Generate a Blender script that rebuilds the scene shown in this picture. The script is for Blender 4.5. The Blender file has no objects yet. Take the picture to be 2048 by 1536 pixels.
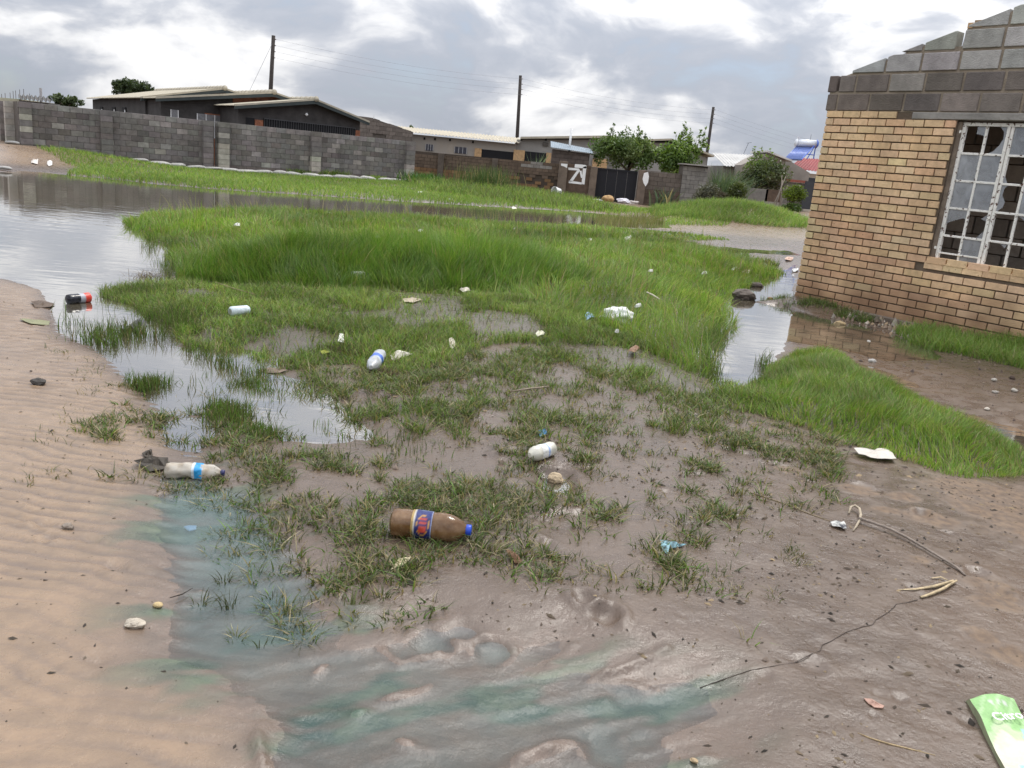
import bpy, bmesh, math, random
import numpy as np
from mathutils import Vector, Matrix, noise as mnoise
R = math.radians
random.seed(7); rng = np.random.default_rng(11)
scene = bpy.context.scene
COL = scene.collection

# ------------------------------------------------------------------ camera
FPX, ROLL, PITCH, EYE = 1690.0, R(5.37), R(14.69), 1.42      # focal length in photo pixels (2048 wide)
Fv = np.array([0, math.cos(PITCH), -math.sin(PITCH)]); U0 = np.array([0, math.sin(PITCH), math.cos(PITCH)])
CX = math.cos(ROLL)*np.array([1., 0, 0]) + math.sin(ROLL)*U0
CY = -math.sin(ROLL)*np.array([1., 0, 0]) + math.cos(ROLL)*U0
CAM = np.array([0, 0, EYE])
cd = bpy.data.cameras.new('camera'); cam = bpy.data.objects.new('camera', cd); COL.objects.link(cam)
cd.sensor_width = 36; cd.lens = FPX/2048*36; cd.clip_start = .05; cd.clip_end = 4000
cam.matrix_world = Matrix(((CX[0], CY[0], -Fv[0], CAM[0]), (CX[1], CY[1], -Fv[1], CAM[1]), (CX[2], CY[2], -Fv[2], CAM[2]), (0, 0, 0, 1)))
scene.camera = cam

# ------------------------------------------------------------------ sky, sun, exposure
SUN_EL, SUN_AZ = R(58), R(35)          # azimuth clockwise from +Y (ahead and to the right)
world = bpy.data.worlds.new('World'); scene.world = world; world.use_nodes = True
def sky():
    nt = world.node_tree; N = nt.nodes; L = nt.links; N.clear()
    out = N.new('ShaderNodeOutputWorld'); bg = N.new('ShaderNodeBackground'); L.new(bg.outputs[0], out.inputs[0])
    bg.inputs[1].default_value = .1
    sk = N.new('ShaderNodeTexSky'); sk.sky_type = 'NISHITA'; sk.sun_disc = False
    sk.sun_elevation = SUN_EL; sk.sun_rotation = SUN_AZ; sk.altitude = 1100; sk.air_density = 1.0; sk.dust_density = 1.5
    tc = N.new('ShaderNodeTexCoord'); sep = N.new('ShaderNodeSeparateXYZ'); L.new(tc.outputs['Generated'], sep.inputs[0])
    def m(op, a, b=None, clamp=False):
        n = N.new('ShaderNodeMath'); n.operation = op; n.use_clamp = clamp
        for i, v in enumerate((a, b)):
            if v is None: continue
            if isinstance(v, (int, float)): n.inputs[i].default_value = v
            else: L.new(v, n.inputs[i])
        return n.outputs[0]
    comb = N.new('ShaderNodeCombineXYZ'); L.new(sep.outputs[0], comb.inputs[0]); L.new(sep.outputs[1], comb.inputs[1]); L.new(m('MULTIPLY', sep.outputs[2], 2.1), comb.inputs[2])
    def nz(scale, detail, rough, vec, w=0, dist=0.0):
        n = N.new('ShaderNodeTexNoise'); n.noise_dimensions = '4D'; n.inputs['Scale'].default_value = scale; n.inputs['Detail'].default_value = detail
        n.inputs['Roughness'].default_value = rough; n.inputs['W'].default_value = w; n.inputs['Distortion'].default_value = dist
        L.new(vec, n.inputs['Vector']); return n.outputs[0]
    v = comb.outputs[0]
    wp = N.new('ShaderNodeTexNoise'); wp.inputs['Scale'].default_value = 3.0; wp.inputs['Detail'].default_value = 4; L.new(v, wp.inputs['Vector'])
    sc_ = N.new('ShaderNodeVectorMath'); sc_.operation = 'MULTIPLY_ADD'; L.new(wp.outputs[1], sc_.inputs[0]); sc_.inputs[1].default_value = (.22, .22, .22); L.new(v, sc_.inputs[2]); v2 = sc_.outputs[0]
    big = nz(2.3, 2, .5, v, 4.6); puff = nz(7.5, 10, .52, v2, 1.7); edge = nz(18, 7, .55, v2, 5.2)
    s = m('ADD', m('ADD', m('MULTIPLY', big, .50), m('MULTIPLY', puff, .62)), m('MULTIPLY', edge, .20))
    rp = N.new('ShaderNodeValToRGB'); L.new(s, rp.inputs[0]); e = rp.color_ramp.elements
    e[0].position = .50; e[0].color = (.44, .48, .57, 1); e[1].position = .86; e[1].color = (1.22, 1.22, 1.22, 1)
    for p, c in ((.58, (.48, .52, .60, 1)), (.63, (.54, .575, .65, 1)), (.665, (.65, .675, .735, 1)), (.70, (.85, .86, .89, 1)), (.75, (1.06, 1.06, 1.07, 1))):
        x = e.new(p); x.color = c
    mul = N.new('ShaderNodeMix'); mul.data_type = 'RGBA'; mul.blend_type = 'MULTIPLY'; mul.inputs[0].default_value = 1
    L.new(rp.outputs[0], mul.inputs[6]); mul.inputs[7].default_value = (CLOUD, CLOUD, CLOUD, 1)
    gap = N.new('ShaderNodeMapRange'); gap.inputs[1].default_value = .60; gap.inputs[2].default_value = .50; gap.inputs[3].default_value = 0; gap.inputs[4].default_value = .35
    L.new(s, gap.inputs[0])
    mx = N.new('ShaderNodeMix'); mx.data_type = 'RGBA'; L.new(gap.outputs[0], mx.inputs[0]); L.new(mul.outputs[2], mx.inputs[6]); L.new(sk.outputs[0], mx.inputs[7])
    # overcast luminance: thicker air dims the cloud deck towards the horizon, the zenith is about twice as bright
    gr = m('ADD', m('MULTIPLY', m('MAXIMUM', sep.outputs[2], 0.0), 1.75), .74)
    gs = N.new('ShaderNodeVectorMath'); gs.operation = 'SCALE'; L.new(mx.outputs[2], gs.inputs[0]); L.new(gr, gs.inputs['Scale'])
    L.new(gs.outputs[0], bg.inputs[0])
CLOUD = 7.7
sky()
sl = bpy.data.lights.new('sun', 'SUN'); so = bpy.data.objects.new('sun', sl); COL.objects.link(so)
sl.energy = 1.5; sl.angle = R(13); sl.color = (1, .95, .88)
so.rotation_euler = Vector((math.sin(SUN_AZ)*math.cos(SUN_EL), math.cos(SUN_AZ)*math.cos(SUN_EL), math.sin(SUN_EL))).to_track_quat('Z', 'Y').to_euler()
so.location = (0, 0, 60)
vs = scene.view_settings; vs.view_transform = 'Standard'; vs.look = 'None'; vs.exposure = 0.55; vs.gamma = 1; vs.use_curve_mapping = False
scene.cycles.max_bounces = 6; scene.cycles.transparent_max_bounces = 12; scene.cycles.caustics_reflective = False; scene.cycles.caustics_refractive = False

# ------------------------------------------------------------------ survey: photo measurements turned into ground points
def ray(px, py): return Fv*FPX + CX*(px-1024) - CY*(py-768)
def G(px, py, z=0.):
    d = ray(px, py); return CAM + d*((z-EYE)/d[2])
def D(px, py, Y):
    d = ray(px, py); return CAM + d*(Y/d[1])
def gpoly(pts): return np.array([G(*p)[:2] for p in pts])

# ------------------------------------------------------------------ helpers
BASE = {}
def setp(o, label=None, cat=None, group=None, kind=None):
    if label: o['label'] = label
    if cat: o['category'] = cat
    if group: o['group'] = group
    if kind: o['kind'] = kind
    return o
def thing(name, loc, label, cat, group=None, kind=None):
    o = bpy.data.objects.new(name, None); COL.objects.link(o); o.location = loc; o.empty_display_size = .1
    BASE[o] = np.array(loc, float)
    return setp(o, label, cat, group, kind)
def linkmesh(name, me, mat=None, parent=None, loc=None):
    o = bpy.data.objects.new(name, me); COL.objects.link(o)
    if mat and not me.materials: me.materials.append(mat)
    if parent is not None: o.parent = parent
    if loc is not None: o.location = loc
    return o
class MB:
    def __init__(s): s.v = []; s.f = []; s.c = []; s.cur = None
    def add(s, vs_, fs, col=None):
        n = len(s.v); s.v += [tuple(map(float, p)) for p in vs_]; s.f += [tuple(i+n for i in f) for f in fs]
        s.c += [col if col is not None else (1, 1, 1, 1)]*len(vs_); return s
    def hexa(s, p, col=None):            # 8 corners: bottom 0-3 ccw, top 4-7
        return s.add(p, [(3, 2, 1, 0), (4, 5, 6, 7), (0, 1, 5, 4), (1, 2, 6, 5), (2, 3, 7, 6), (3, 0, 4, 7)], col)
    def box(s, c, size, rz=0, col=None, ax=None):
        h = np.array(size)/2; ca, sa = math.cos(rz), math.sin(rz); P = []
        for z in (-1, 1):
            for x, y in ((-1, -1), (1, -1), (1, 1), (-1, 1)):
                a, b_ = x*h[0], y*h[1]; P.append((c[0]+a*ca-b_*sa, c[1]+a*sa+b_*ca, c[2]+z*h[2]))
        return s.hexa(P, col)
    def fbox(s, o, a, b_, c, col=None):  # corner + three edge vectors
        o, a, b_, c = map(np.array, (o, a, b_, c)); return s.hexa([o, o+a, o+a+b_, o+b_, o+c, o+a+c, o+a+b_+c, o+b_+c], col)
    def prism(s, poly, vec, col=None):
        n = len(poly); P = [np.array(p, float) for p in poly]; vec = np.array(vec, float)
        return s.add(P+[p+vec for p in P], [tuple(range(n-1, -1, -1)), tuple(range(n, 2*n))]+[(i, (i+1) % n, (i+1) % n+n, i+n) for i in range(n)], col)
    def tube(s, pts, rad, n=8, col=None, cap=True):
        pts = [np.array(p, float) for p in pts]; k = len(pts)
        if np.isscalar(rad): rad = [rad]*k
        V = []; ref = np.array([0, 0, 1.])
        for i, p in enumerate(pts):
            t = pts[min(i+1, k-1)]-pts[max(i-1, 0)]; t = t/(np.linalg.norm(t)+1e-9)
            r_ = ref if abs(t[2]) < .95 else np.array([1., 0, 0])
            u = np.cross(t, r_); u /= np.linalg.norm(u)+1e-9; w = np.cross(u, t)
            for j in range(n):
                a = 2*math.pi*j/n; V.append(p+rad[i]*(u*math.cos(a)+w*math.sin(a)))
        F = [(i*n+j, i*n+(j+1) % n, (i+1)*n+(j+1) % n, (i+1)*n+j) for i in range(k-1) for j in range(n)]
        if cap: F += [tuple(range(n-1, -1, -1)), tuple(range((k-1)*n, k*n))]
        return s.add(V, F, col)
    def lathe(s, o, axis, prof, n=20, col=None, wob=None):   # prof: (dist along axis, radius)
        o = np.array(o, float); ax = np.array(axis, float); ax /= np.linalg.norm(ax)
        r_ = np.array([0, 0, 1.]) if abs(ax[2]) < .9 else np.array([1., 0, 0])
        u = np.cross(ax, r_); u /= np.linalg.norm(u); w = np.cross(u, ax); V = []
        for i, (d, r) in enumerate(prof):
            for j in range(n):
                a = 2*math.pi*j/n; rr = r*(wob(d, a) if wob else 1)
                V.append(o+ax*d+rr*(u*math.cos(a)+w*math.sin(a)))
        k = len(prof)
        F = [(i*n+j, i*n+(j+1) % n, (i+1)*n+(j+1) % n, (i+1)*n+j) for i in range(k-1) for j in range(n)]
        F += [tuple(range(n-1, -1, -1)), tuple(range((k-1)*n, k*n))]
        return s.add(V, F, col)
    def mesh(s, name, mat, base=(0, 0, 0), smooth=False, colattr=False):
        me = bpy.data.meshes.new(name); b_ = np.array(base)
        me.from_pydata([tuple(np.array(p)-b_) for p in s.v], [], s.f); me.update()
        if mat: me.materials.append(mat)
        if smooth: me.polygons.foreach_set('use_smooth', [True]*len(me.polygons))
        if colattr:
            ca = me.color_attributes.new('Col', 'FLOAT_COLOR', 'POINT'); ca.data.foreach_set('color', np.array(s.c, np.float32).ravel())
        return me
    def build(s, name, mat, parent=None, smooth=False, colattr=False, bevel=0, kind=None):
        base = np.array((0, 0, 0.)); par = parent
        while par is not None:
            base = base+np.array(BASE.get(par, (0, 0, 0))); par = par.parent
        own = np.array((0, 0, 0.))
        if parent is None: own = np.array(s.v).mean(0); own[2] = np.array(s.v)[:, 2].min()
        me = s.mesh(name, mat, base+own, smooth, colattr)
        bm = bmesh.new(); bm.from_mesh(me); bmesh.ops.recalc_face_normals(bm, faces=bm.faces); 
        if bevel: bmesh.ops.bevel(bm, geom=[e for e in bm.edges if len(e.link_faces) == 2 and e.calc_face_angle(0) > .5], offset=bevel, segments=1, affect='EDGES')
        bm.to_mesh(me); bm.free()
        if smooth: me.polygons.foreach_set('use_smooth', [True]*len(me.polygons))
        o = linkmesh(name, me, None, parent)
        if parent is None: o.location = own; BASE[o] = own
        if kind: o['kind'] = kind
        return o

def lerp(a, b_, t): return a+(b_-a)*t
def sm(x, a, b_):
    t = np.clip((x-a)/(b_-a), 0, 1); return t*t*(3-2*t)
# value noise in numpy
_perm = rng.random((256, 256)).astype(np.float32)
def vn(x, y):
    xi = np.floor(x).astype(int); yi = np.floor(y).astype(int); fx = x-xi; fy = y-yi
    fx = fx*fx*(3-2*fx); fy = fy*fy*(3-2*fy); a = _perm[xi & 255, yi & 255]; b_ = _perm[(xi+1) & 255, yi & 255]
    c = _perm[xi & 255, (yi+1) & 255]; d = _perm[(xi+1) & 255, (yi+1) & 255]
    return (a*(1-fx)+b_*fx)*(1-fy)+(c*(1-fx)+d*fx)*fy
def fbm(x, y, o=4, g=.5):
    s = 0; a = 1; t = 0
    for i in range(o): s = s+a*vn(x*2**i+17.3*i, y*2**i+9.1*i); t += a; a *= g
    return s/t*2-1
def sdist(poly, x, y):                   # signed distance to polygon, negative inside
    d = np.full(x.shape, 1e9); ins = np.zeros(x.shape, bool); n = len(poly)
    for i in range(n):
        ax, ay = poly[i]; bx, by = poly[(i+1) % n]; ex, ey = bx-ax, by-ay
        t = np.clip(((x-ax)*ex+(y-ay)*ey)/(ex*ex+ey*ey+1e-12), 0, 1)
        d = np.minimum(d, (x-ax-t*ex)**2+(y-ay-t*ey)**2)
        c = ((ay > y) != (by > y)) & (x < (bx-ax)*(y-ay)/(by-ay+1e-12)+ax); ins ^= c
    d = np.sqrt(d); return np.where(ins, -d, d)
def dline(pts, x, y):
    d = np.full(x.shape, 1e9)
    for (ax, ay), (bx, by) in zip(pts[:-1], pts[1:]):
        ex, ey = bx-ax, by-ay; t = np.clip(((x-ax)*ex+(y-ay)*ey)/(ex*ex+ey*ey+1e-12), 0, 1)
        d = np.minimum(d, (x-ax-t*ex)**2+(y-ay-t*ey)**2)
    return np.sqrt(d)

# ------------------------------------------------------------------ materials
MATS = {}
def mat(name, col, rough=.8, var=.15, scale=6., bump=0., bscale=30., src=None, spec=.4, col2=None, rnd=0., metal=0., detail=6):
    """procedural material: noise-varied colour; src 'object' = object colour, 'attr' = colour attribute"""
    if name in MATS: return MATS[name]
    m = bpy.data.materials.new(name); m.use_nodes = True; nt = m.node_tree; N = nt.nodes; L = nt.links
    p = N['Principled BSDF']; p.inputs['Roughness'].default_value = rough; p.inputs['Specular IOR Level'].default_value = spec; p.inputs['Metallic'].default_value = metal
    tc = N.new('ShaderNodeTexCoord'); co = tc.outputs['Object']
    if rnd or src == 'object': oi = N.new('ShaderNodeObjectInfo')
    if src == 'object':                  # shared pieces: shift the noise from piece to piece, in world space
        ge = N.new('ShaderNodeNewGeometry'); co = ge.outputs['Position']
    nz = N.new('ShaderNodeTexNoise'); nz.inputs['Scale'].default_value = scale; nz.inputs['Detail'].default_value = detail; nz.inputs['Roughness'].default_value = .62; L.new(co, nz.inputs['Vector'])
    if src == 'object': base = oi.outputs['Color']
    elif src == 'attr':
        at = N.new('ShaderNodeVertexColor'); at.layer_name = 'Col'; base = at.outputs[0]
    else:
        rg = N.new('ShaderNodeRGB'); rg.outputs[0].default_value = (*col, 1); base = rg.outputs[0]
    if col2:
        mr = N.new('ShaderNodeMapRange'); L.new(nz.outputs[0], mr.inputs[0]); mr.inputs[1].default_value = .42; mr.inputs[2].default_value = .62
        mx = N.new('ShaderNodeMix'); mx.data_type = 'RGBA'; L.new(mr.outputs[0], mx.inputs[0]); L.new(base, mx.inputs[6]); mx.inputs[7].default_value = (*col2, 1); base = mx.outputs[2]
    mr = N.new('ShaderNodeMapRange'); L.new(nz.outputs[0], mr.inputs[0]); mr.inputs[1].default_value = .3; mr.inputs[2].default_value = .7
    mr.inputs[3].default_value = 1-var; mr.inputs[4].default_value = 1+var
    fac = mr.outputs[0]
    if src == 'object':                  # stains that run across neighbouring pieces, stretched downwards
        mp_ = N.new('ShaderNodeMapping'); mp_.inputs['Scale'].default_value = (1.5, 1.5, .55); L.new(co, mp_.inputs[0]); n9 = N.new('ShaderNodeTexNoise'); n9.inputs['Scale'].default_value = 1.4; n9.inputs['Detail'].default_value = 7; L.new(mp_.outputs[0], n9.inputs['Vector'])
        m9 = N.new('ShaderNodeMapRange'); L.new(n9.outputs[0], m9.inputs[0]); m9.inputs[1].default_value = .3; m9.inputs[2].default_value = .7; m9.inputs[3].default_value = .78; m9.inputs[4].default_value = 1.16
        u9 = N.new('ShaderNodeMath'); u9.operation = 'MULTIPLY'; L.new(fac, u9.inputs[0]); L.new(m9.outputs[0], u9.inputs[1]); fac = u9.outputs[0]
    if rnd:
        mr2 = N.new('ShaderNodeMapRange'); L.new(oi.outputs['Random'], mr2.inputs[0]); mr2.inputs[3].default_value = 1-rnd; mr2.inputs[4].default_value = 1+rnd
        mu = N.new('ShaderNodeMath'); mu.operation = 'MULTIPLY'; L.new(fac, mu.inputs[0]); L.new(mr2.outputs[0], mu.inputs[1]); fac = mu.outputs[0]
    vm = N.new('ShaderNodeVectorMath'); vm.operation = 'SCALE'; L.new(base, vm.inputs[0]); L.new(fac, vm.inputs['Scale']); L.new(vm.outputs[0], p.inputs['Base Color'])
    if bump:
        n2 = N.new('ShaderNodeTexNoise'); n2.inputs['Scale'].default_value = bscale; n2.inputs['Detail'].default_value = 8; L.new(co, n2.inputs['Vector'])
        bp = N.new('ShaderNodeBump'); bp.inputs['Strength'].default_value = bump; bp.inputs['Distance'].default_value = .02; L.new(n2.outputs[0], bp.inputs['Height']); L.new(bp.outputs[0], p.inputs['Normal'])
    MATS[name] = m; return m

# ------------------------------------------------------------------ terrain
POND = gpoly([(-500, 300), (-150, 332), (0, 346), (60, 342), (130, 350), (250, 362), (420, 378), (600, 389), (800, 403), (960, 412), (1100, 420), (1250, 430), (1330, 438),
              (1340, 456), (1150, 454), (1000, 449), (880, 442), (700, 435), (560, 430), (430, 425), (310, 426), (258, 440), (280, 462), (340, 492), (372, 530), (335, 562),
              (250, 574), (150, 596), (95, 600), (60, 570), (0, 558), (-300, 548), (-600, 540)])
POOL = gpoly([(95, 596), (240, 590), (320, 640), (380, 690), (470, 690), (575, 715), (545, 745), (640, 800), (645, 850), (590, 860), (520, 810), (420, 795), (402, 830), (400, 900), (318, 895), (310, 810), (238, 770), (185, 705), (95, 665)])
PUDR = gpoly([(1412, 600), (1460, 582), (1520, 566), (1560, 540), (1592, 530), (1592, 606), (1640, 634), (1720, 650), (1790, 672), (1850, 690), (1870, 712), (1770, 722), (1690, 704), (1580, 684), (1545, 720), (1530, 785), (1445, 790), (1393, 750), (1400, 690), (1428, 640)])
PUDR2 = gpoly([(1700, 722), (1760, 735), (1830, 765), (1835, 775), (1760, 762), (1715, 745)])
PUDR3 = gpoly([(1880, 805), (1970, 835), (2060, 870), (2100, 960), (2000, 948), (2020, 900), (1960, 850)])
WETZ = gpoly([(400, 770), (600, 765), (760, 850), (900, 895), (890, 950), (720, 935), (560, 905), (420, 850)])
BARE = gpoly([(390, 571), (520, 577), (760, 590), (960, 590), (965, 606), (760, 608), (560, 594), (420, 582)])
FILM = [gpoly(p) for p in (                           [(800, 985), (860, 990), (850, 1010), (800, 1005)], [(1080, 945), (1140, 955), (1120, 985), (1075, 980)])]
CHAN = gpoly([(1225, 478), (1330, 482), (1420, 490), (1500, 497), (1580, 500), (1600, 512), (1540, 508), (1440, 505), (1330, 494)])
TEAL = gpoly([(325, 935), (440, 955), (460, 985), (560, 1050), (600, 1125), (655, 1160), (640, 1200), (700, 1262), (860, 1235), (900, 1262), (1010, 1290), (1130, 1265), (1150, 1285), (1080, 1350),
              (1180, 1345), (1300, 1360), (1400, 1380), (1430, 1430), (1340, 1490), (1330, 1600), (500, 1640), (520, 1480), (420, 1380), (300, 1310), (310, 1240), (330, 1170), (290, 1080), (300, 1010)])
TEAL2 = gpoly([(320, 950), (450, 968), (540, 1050), (590, 1125), (630, 1185), (610, 1260), (500, 1330), (360, 1300), (335, 1200), (330, 1120), (300, 1040)])
SAND = gpoly([(-900, 540), (0, 562), (70, 580), (90, 670), (190, 720), (250, 790), (310, 900), (300, 960), (300, 1010), (300, 1080), (330, 1170), (310, 1240), (300, 1310), (420, 1380), (520, 1480), (500, 1700), (-600, 2200), (-2500, 1200)])
CLUMP = gpoly([(370, 556), (430, 546), (540, 538), (700, 535), (900, 538), (1040, 546), (1110, 556), (1150, 576), (1000, 588), (850, 588), (640, 585), (480, 580), (380, 567)])
ISLE = gpoly([(262, 444), (330, 430), (500, 432), (760, 440), (880, 447), (1000, 454), (1200, 461), (1350, 470), (1450, 482), (1300, 486), (1400, 505), (1560, 545), (1500, 568), (1440, 603), (1440, 640), (1410, 700), (1400, 745),
              (1300, 700), (1150, 640), (1060, 600), (850, 588), (640, 585), (480, 578), (380, 562), (372, 530), (340, 490)])
MIDG = gpoly([(300, 575), (480, 580), (640, 585), (850, 590), (1060, 605), (1200, 650), (1400, 745), (1450, 785), (1520, 800), (1500, 830), (1330, 790), (1180, 740), (1080, 690), (960, 690), (820, 745), (700, 730), (600, 740), (500, 705), (380, 690), (320, 640), (230, 590)])
MUDG = gpoly([(245, 790), (420, 770), (560, 745), (700, 735), (830, 750), (1000, 700), (1180, 735), (1330, 790), (1480, 830), (1600, 880), (1600, 1000), (1440, 1075), (1300, 1130), (1110, 1175), (860, 1120), (700, 1190), (590, 1110), (520, 1010), (440, 960), (280, 950)])
BANK = gpoly([(1500, 812), (1545, 735), (1600, 708), (1680, 716), (1750, 764), (1890, 835), (1990, 876), (2040, 915), (2010, 950), (1900, 954), (1760, 910), (1620, 862), (1510, 832)])
HOUSE_C = np.array([3.49, 10.81]); HU = np.array([.602, -.798]); HN = np.array([.798, .602])     # near brick house: left corner, along the wall, inwards
WB = np.array([-5.35, 39.]); D2 = np.array([.798, .602]); D1 = np.array([-.602, .798])           # street grid: end of the grey wall, along it, away from us
MOUND = D(1470, 452, 30.)[:2]
RIDGES = [([(715, 1428), (790, 1395), (850, 1378), (900, 1342)], .030, .030), ([(765, 1300), (800, 1325), (840, 1318), (880, 1305)], .038, .030), ([(650, 1330), (620, 1355)], .02, .02),
          ([(1000, 1425), (1080, 1400), (1160, 1368), (1250, 1342), (1330, 1312)], .026, .028), ([(1000, 1545), (1060, 1510), (1120, 1490), (1195, 1462)], .036, .034),
          ([(1080, 1345), (1130, 1310), (1150, 1290)], .02, .022), ([(1290, 1398), (1350, 1375), (1410, 1362)], .022, .026), ([(500, 1400), (530, 1440), (515, 1490), (525, 1540)], .03, .04),
          ([(860, 1500), (800, 1480)], .02, .02), ([(1200, 1460), (1215, 1480)], .028, .02), ([(1350, 1540), (1440, 1520)], .02, .03), ([(640, 1165), (660, 1205), (690, 1215)], .022, .03),
          ([(380, 1175), (430, 1155)], .014, .02), ([(360, 1185), (410, 1180)], .014, .018), ([(340, 1210), (420, 1195)], .013, .018), ([(400, 1255), (470, 1245)], .014, .02)]
RIDGES = [(gpoly(p), w, h) for p, w, h in RIDGES]
CRATERS = [(870, 1285, .075, .02), (925, 1265, .06, .02), (985, 1302, .06, .022), (715, 1205, .06, .02), (1165, 1213, .055, .028), (1213, 1245, .06, .034), (1250, 1390, .05, .016), (1210, 1500, .05, .018),
           (1125, 1175, .05, .01), (30, 1000, .045, .012), (88, 1057, .05, .014), (95, 1086, .045, .014), (188, 1086, .045, .014), (232, 1138, .05, .012), (1590, 925, .05, .014), (1570, 950, .05, .012), (1845, 1040, .05, .02), (1720, 985, .06, .014),
           (1990, 1200, .06, .016), (1950, 1160, .055, .014), (1440, 1050, .04, .01), (1330, 1000, .04, .008), (200, 1330, .06, .006)]
CRATERS = [(*G(a, b_)[:2], r, d) for a, b_, r, d in CRATERS]
_rc = random.Random(5)
for _i in range(22): CRATERS.append((*G(_rc.uniform(1000, 2000), _rc.uniform(900, 1500))[:2], _rc.uniform(.022, .05), _rc.uniform(.004, .012)))
for _i in range(14): CRATERS.append((*G(_rc.uniform(20, 300), _rc.uniform(900, 1450))[:2], _rc.uniform(.022, .04), _rc.uniform(.004, .008)))
DRY = [(*G(a, b_)[:2], r) for a, b_, r in ((2010, 1010, .34), (1950, 985, .2), (2060, 1050, .35), (1860, 1050, .12), (1720, 990, .10), (1610, 925, .07), (1570, 950, .08), (1800, 1005, .09), (1980, 1190, .10), (2000, 1220, .10), (1960, 1290, .07), (2020, 1330, .10), (1840, 1135, .05), (1760, 1030, .07), (1560, 872, .09), (1880, 940, .15))]

def fields(x, y):
    """height of the ground and its surface masks at world x, y"""
    nb = fbm(x*.9+3, y*.9, 4); nm = fbm(x*3.1+40, y*3.1, 4); nf = fbm(x*11, y*11+5, 3)
    dw = np.minimum.reduce([sdist(p, x, y) for p in (POND, POOL, PUDR, PUDR2, PUDR3)]); dw = dw+nb*.10*sm(y, 3, 9)+nm*.05
    sdf = np.minimum.reduce([sdist(p, x, y) for p in FILM])+nm*.11+nf*.02
    sch = sdist(CHAN, x, y)+nb*.15
    st = sdist(TEAL, x, y)+nm*.035; ss = sdist(SAND, x, y)+nm*.05
    near = 1-sm(y, 6, 11)
    land = np.where(dw > 0, .034*(1-np.exp(-np.maximum(dw, 0)/.35)), -(.03+.12*sm(y, 6, 12))*(1-np.exp(np.minimum(dw, 0)/.30)))
    z = land + (nm*.008+nf*.003)*sm(dw, -.3, .3) + nb*.010*sm(y, 4, 8)
    z = z-.042*sm(-sdf, -.06, .03) - .06*sm(-sch, -.2, .2) - .021*sm(-sdist(WETZ, x, y)+nm*.14, -.3, .3)*(1+.9*nm)
    # teal shallows: mud just under the water with ridges and prints breaking the surface
    wt = sm(-st, -.26, .13); ang = R(24); xa = x*math.cos(ang)+y*math.sin(ang); ya = -x*math.sin(ang)+y*math.cos(ang)
    rid = fbm(xa*2.2, ya*9.5+nm*.5, 4)
    st2 = fbm(xa*3.1+4, ya*24, 3); zt = -.0078+.0070*rid+.0075*st2*(.6+.8*sm(nb, -.4, .5))+.003*nf
    zt = zt-.0075*sm(-sdist(TEAL2, x, y)+nm*.03, -.12, .10)
    z = lerp(z, zt, wt)
    z = z+.0012*fbm(xa*4+2, ya*17, 3)*sm(dw, 0, .4)*near
    # sand with current ripples that run out into the shallows
    wsd = sm(-ss, -.12, .10); zs = .014+.010*nb+.012*sm(-ss, .1, 1.2)*(.5+.5*nm)
    z = lerp(z, zs, wsd*near)
    ry = y+.13*x+.10*fbm(x*2.0+9, y*2.0, 3)+.034*nm+.012*nf
    amp = sm(-ss, -.42, .05)*near*np.clip(.55+.9*nb+.5*nm, .08, 1.2)*sm(-ss+3.2, 0, 1)
    saw = np.sin(ry*2*math.pi/.074)+.35*np.sin(ry*4*math.pi/.074+.8)
    z = z+amp*.0050*saw; silt = np.clip(amp*1.3, 0, 1)*sm(-saw+.5*nm, .1, 1.0)
    z = z-.022*sm(-sdist(POOL, x, y), .02, .25)*(wsd > .3)
    for p, w, h in RIDGES:
        w = w*.45; d = np.abs(dline(p, x, y)+nm*.012); m = d < w*3
        if m.any(): z = np.where(m, np.maximum(z, z+(h*.42+.004)*np.exp(-(d/w)**2)*np.clip(.7+1.6*nf+.8*nm, 0, 2)), z)
    for cx, cy, r, dp in CRATERS:
        q = np.hypot(x-cx, (y-cy)*.9)/r*(1+.45*nf+.3*nm); m = q < 2.2
        if m.any(): z = np.where(m, z-dp*.7*np.exp(-(q/.72)**4)+dp*.32*np.exp(-((q-1.15)/.30)**2)*np.clip(.8+2*nf, 0, 2), z)
    # tufts hold the mud together: small hummocks
    sg = sdist(MUDG, x, y); cl = fbm(x*3.3+70, y*3.3+11, 4)
    z = z+.018*sm(cl, .05, .4)*sm(-sg, -.1, .3)
    # grassed rises
    z = z+.10*sm(-sdist(ISLE, x, y), 0, 1.2)+.10*sm(-sdist(CLUMP, x, y), -.2, .7)+.05*sm(-sdist(MIDG, x, y), .0, .5)+.08*sm(-sdist(BANK, x, y), .0, .4)
    # raised soil at the foot of the brick house
    t = (x-HOUSE_C[0])*HU[0]+(y-HOUSE_C[1])*HU[1]; n = (x-HOUSE_C[0])*HN[0]+(y-HOUSE_C[1])*HN[1]
    foot = sm(n, -.62+.25*nm, -.05)*sm(t, -.25, .05); z = np.where((t < 6) & (foot > .02), np.maximum(z, foot*(.10-.075*sm(t, .4, 1.4)+.10*sm(t, 2.1, 3.2)+.02*nm)), z)
    # bare mud apron right of the puddle, slightly proud
    # far side: bank along the grey wall, sand at its left end, bank before the brown wall, grassy heap
    s2 = (x-WB[0])*D2[0]+(y-WB[1])*D2[1]; k = (x-WB[0])*D1[0]+(y-WB[1])*D1[1]
    z = z+sm(k, -4.5, -.8)*(.42*sm(-s2, 9.5, 15.5))*sm(-s2, -40, 0)*sm(y, 18, 24)
    z = z+.22*np.exp(-((x+2.2)/3.6)**2-((y-36.5)/3.2)**2)
    q = np.hypot((x-MOUND[0])/2.5, (y-MOUND[1])/2.0); z = z+.72*np.exp(-q**2*1.1)*(1+.2*nb)
    z = z+.03*nb*sm(y, 24, 50)
    dry = np.zeros_like(z)
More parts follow.
